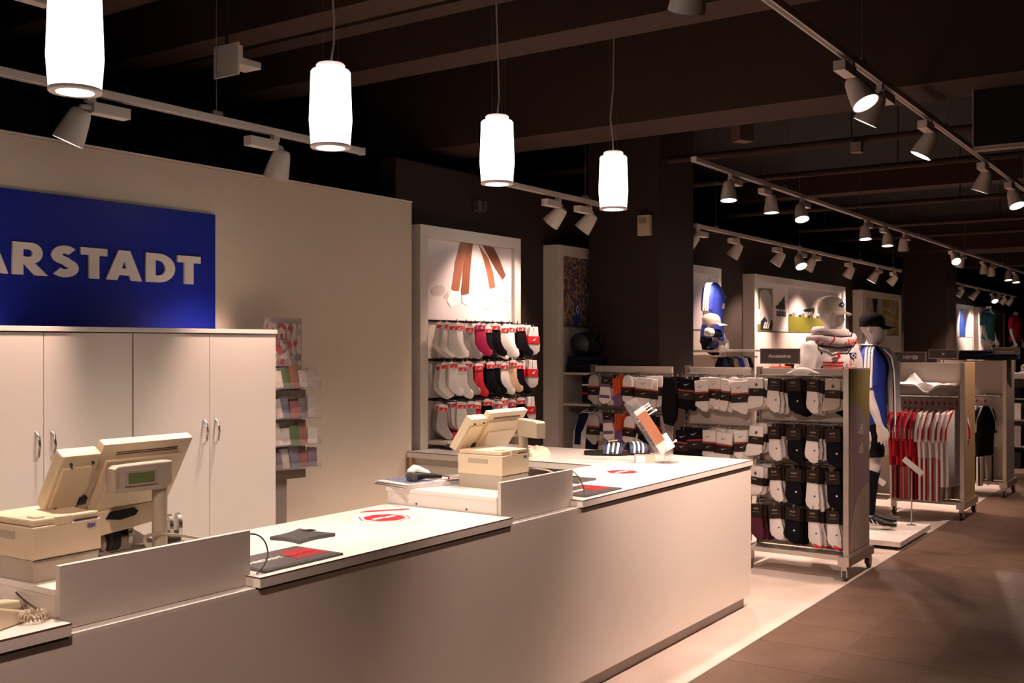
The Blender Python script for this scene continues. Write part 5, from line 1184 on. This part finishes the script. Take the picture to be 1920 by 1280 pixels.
for i, (x, aim, sd) in enumerate(((8.80, (-.2, .6, -.7), 1), (9.72, (-.10, .56, -.85), -1), (10.9, (-.15, .56, -.85), -1), (11.5, (-.38, -.42, -.80), 1), (12.0, (-.1, .52, -.9), 1), (13.4, (0, .52, -.9), -1), (14.6, (-.15, .52, -.9), 1), (15.5, (-.1, .62, -.72), -1))):
    spot('bay track', x, 3.98, zA, aim, '%s spotlight along the track above the wall bays%s' % (ordn(i), ', lens glowing' if i == 3 else ''), sd, .7 if i in (1, 2) else 1.3, 86)
for i, (x, aim) in enumerate(((20.0, (-.1, .6, -.7)), (21.3, (-.1, .6, -.7)), (22.9, (-.5, -.35, -.75)), (23.5, (0, .6, -.7)), (24.3, (0, .6, -.7)), (25.1, (0, .6, -.7)))):
    spot('farthest track', x, 3.98, zA, aim, '%s spotlight along the farthest track' % ordn(i), 1 if i % 2 else -1, 1.2)
for i, (x, aim, sd) in enumerate(((7.78, (-.12, -.06, -1), 1), (8.60, (-.02, -.05, -1), -1), (9.42, (-.30, -.25, -.9), 1), (11.45, (-.12, -.10, -1), 1), (12.25, (-.10, -.05, -1), -1), (13.05, (.25, .05, -1), 1), (15.7, (-.62, -.40, -.7), -1), (16.3, (.2, .3, -.9), 1), (17.9, (.2, .1, -1), -1), (18.6, (.3, .1, -.9), 1), (20.1, (-.15, -.1, -1), 1), (20.8, (-.15, -.1, -1), -1))):
    spot('long rack track', x, 3.24, zB, aim, '%s spotlight along the long track above the racks' % ordn(i), sd, 1.45)
for i, (x, aim, sd, pw) in enumerate(((.9, (.22, .42, -.88), 1, 1.0), (2.3, (.82, .27, -.42), 1, 1.9), (3.30, (.35, .34, -.88), 1, .9), (5.02, (-.15, -.45, -.80), -1, .9), (5.52, (.0, .47, -.85), 1, 2.6), (6.58, (-.12, .44, -.87), -1, 2.3), (8.30, (.04, .36, -.92), -1, 1.2), (9.40, (-.25, -.30, -.85), -1, .8), (10.9, (-.1, .38, -.9), 1, 1.6), (12.6, (0, .4, -.9), 1, 1.0), (15, (0, .4, -.9), 1, 1.0))):  # first two lie out of view, added to brighten counter front and racks
    spot('aisle track', x, 1.49, zC, aim, '%s spotlight along the aisle track' % ordn(i), sd, pw, 38 if x == 2.3 else 70)
# pendants over the counter
for i, x in enumerate((1.869, 2.948, 4.054, 5.179)):
    t = thing('pendant_lamp', 'glowing white cylinder pendant above the counter, %s from the camera' % ordn(i), 'pendant lamp', (x, 2.85, 2.405), 0, 'pendants above the sales counter')
    B().lathe([(.070, .0), (.0745, .004), (.082, .10), (.0775, .22), (.0755, .285), (.070, .292)], n=36).out('glass_cylinder', glow, t, smooth=True)
    B().lathe([(.055, .290), (.055, .312), (.050, .317)], n=32).out('top_cap', M('pendant_cap', (.95, .74, .68), .4, noise=0, emit=.75), t, smooth=True)
    B().lathe([(.054, .0), (.054, -.0045), (.0745, -.0045), (.0768, -.001), (.0768, .006)], n=36, caps=False).out('bottom_ring', rim, t)
    B().disc((0, 0, -.003), (0, 0, 1), .054, th=.003, n=30).out('bottom_lens', lens, t)
    sgn = (-.02, .03, .028, -.015)[i]
    B().path([(0, 0, .315), (sgn*.6, 0, .40), (sgn, .01, .50), (sgn*.1, .0, .68), (-sgn*.4, 0, .95), (0, 0, 1.345)], .0042, n=8).out('cord', M('lamp_cord', (.50, .40, .34), .5), t, smooth=True)
    for a in (-1, 1): B().tube((a*.040, 0, .312), (a*.048, 0, 1.345), .0009, n=4).out('wire', steel, t)
    li = bpy.data.lights.new('pendant_light', 'SPOT'); li.energy = PEND_W; li.spot_size = R(135); li.spot_blend = .8; li.shadow_soft_size = .05; li.color = (1, .80, .68)
    lo = bpy.data.objects.new('pendant_light', li); COL.objects.link(lo); lo.parent = t; lo.location = (0, 0, -.01)
# small fittings on ceiling, column and walls
t = thing('emergency_light', 'white bracket-mounted box hanging under the dark ceiling beams', 'light', (3.57, 4.16, 3.05))
B().b2(-.01, .0, -.09, .09, -.06, .10).b2(0, .16, -.07, .05, .0, .035, bev=.003).b2(0, .03, -.08, .06, .03, .09).out('box', lampw, t); B().tube((-.005, 0, .1), (-.005, 0, .7), .008, n=8).out('rod', ceilm, t)
t = thing('junction_box', 'white gear box hanging at the upper left corner', 'box', (2.36, 3.98, 3.02)); B().b2(-.20, .13, -.03, .03, 0, .05, bev=.003).out('box', lampw, t); B().tube((0, 0, .05), (0, 0, .73), .006, n=8).out('rod', ceilm, t)
t = thing('wall_alarm', 'small cream alarm box high on the dark column', 'alarm', (7.945, 4.06, 2.56), -90); B().b2(-.055, .055, -.055, 0, 0, .17, bev=.004).out('housing', M('alarm_cream', (.60, .52, .36), .5), t)
B().b2(-.045, .03, -.0565, -.055, .10, .15).out('grille', M('alarm_grille', (.30, .25, .17), .6), t)
t = thing('wall_box', 'dim small socket box high on the dark wall beside the short track', 'box', (6.56, 4.80, 2.68)); B().b2(-.05, .0, -.05, 0, 0, .07).b2(.03, .06, -.05, 0, 0, .07).b2(-.06, .07, -.02, 0, -.01, .01).out('housing', M('box_dim', (.10, .08, .07), .6), t)
t = thing('ceiling_speaker', 'brown loudspeaker box hanging under the ceiling before the column', 'speaker', (6.98, 2.82, 3.06), -30); B().b2(-.06, .06, -.05, .05, 0, .13, bev=.004).out('cabinet', M('speaker_brown', (.10, .055, .035), .6), t); B().tube((0, 0, .13), (0, 0, .7), .008, n=8).out('rod', ceilm, t)
t = thing('junction_box', 'small square box on the ceiling pipe above the racks', 'box', (8.07, 2.35, 3.10)); B().b2(-.04, .04, -.04, .04, 0, .075, bev=.003).out('box', M('box_taupe', (.22, .17, .13), .6), t)
t = thing('hanging_screen', 'dark screen hanging from the ceiling at the upper right', 'screen', (6.5, .68, 2.77), -90)
B().b2(-.55, .42, -.03, .05, 0, .62, bev=.004).out('housing', blackp, t); B().b2(-.55, .42, -.034, -.028, .0, .008).b2(-.42-.13, -.545, -.034, -.028, 0, .62).out('edge_trim', M('screen_trim', (.45, .38, .33), .5), t); B().b2(-.55, .42, -.025, .05, -.012, 0).out('bottom_plate', M('screen_plate', (.30, .25, .22), .5), t)
B().tube((-.2, 0, .62), (-.2, 0, .98), .02).tube((.2, 0, .62), (.2, 0, .98), .02).out('hanger', blackp, t)

# ------------------------------------------------------------------ lettering and cables become plain meshes (names, parents and labels stay)
bpy.context.view_layer.update()
dg = bpy.context.evaluated_depsgraph_get()
todo = [o for o in COL.objects if o.type in ('FONT', 'CURVE')]; made = {}
for o in todo:
    if o.data.name not in made:
        made[o.data.name] = bpy.data.meshes.new_from_object(o.evaluated_get(dg), depsgraph=dg)
repl = []
for o in todo: repl.append((o, o.name, o.data.name))
for o, nme, dn in repl:
    o.name = 'old'; me = made[dn]
    if not me.materials and o.data.materials: me.materials.append(o.data.materials[0])
    n = bpy.data.objects.new(nme, me); COL.objects.link(n); n.parent = o.parent; n.location = o.location; n.rotation_euler = o.rotation_euler; n.scale = o.scale
    for k in ('label', 'category', 'group', 'kind'):
        if k in o: n[k] = o[k]
for o, _, _ in repl: bpy.data.objects.remove(o)
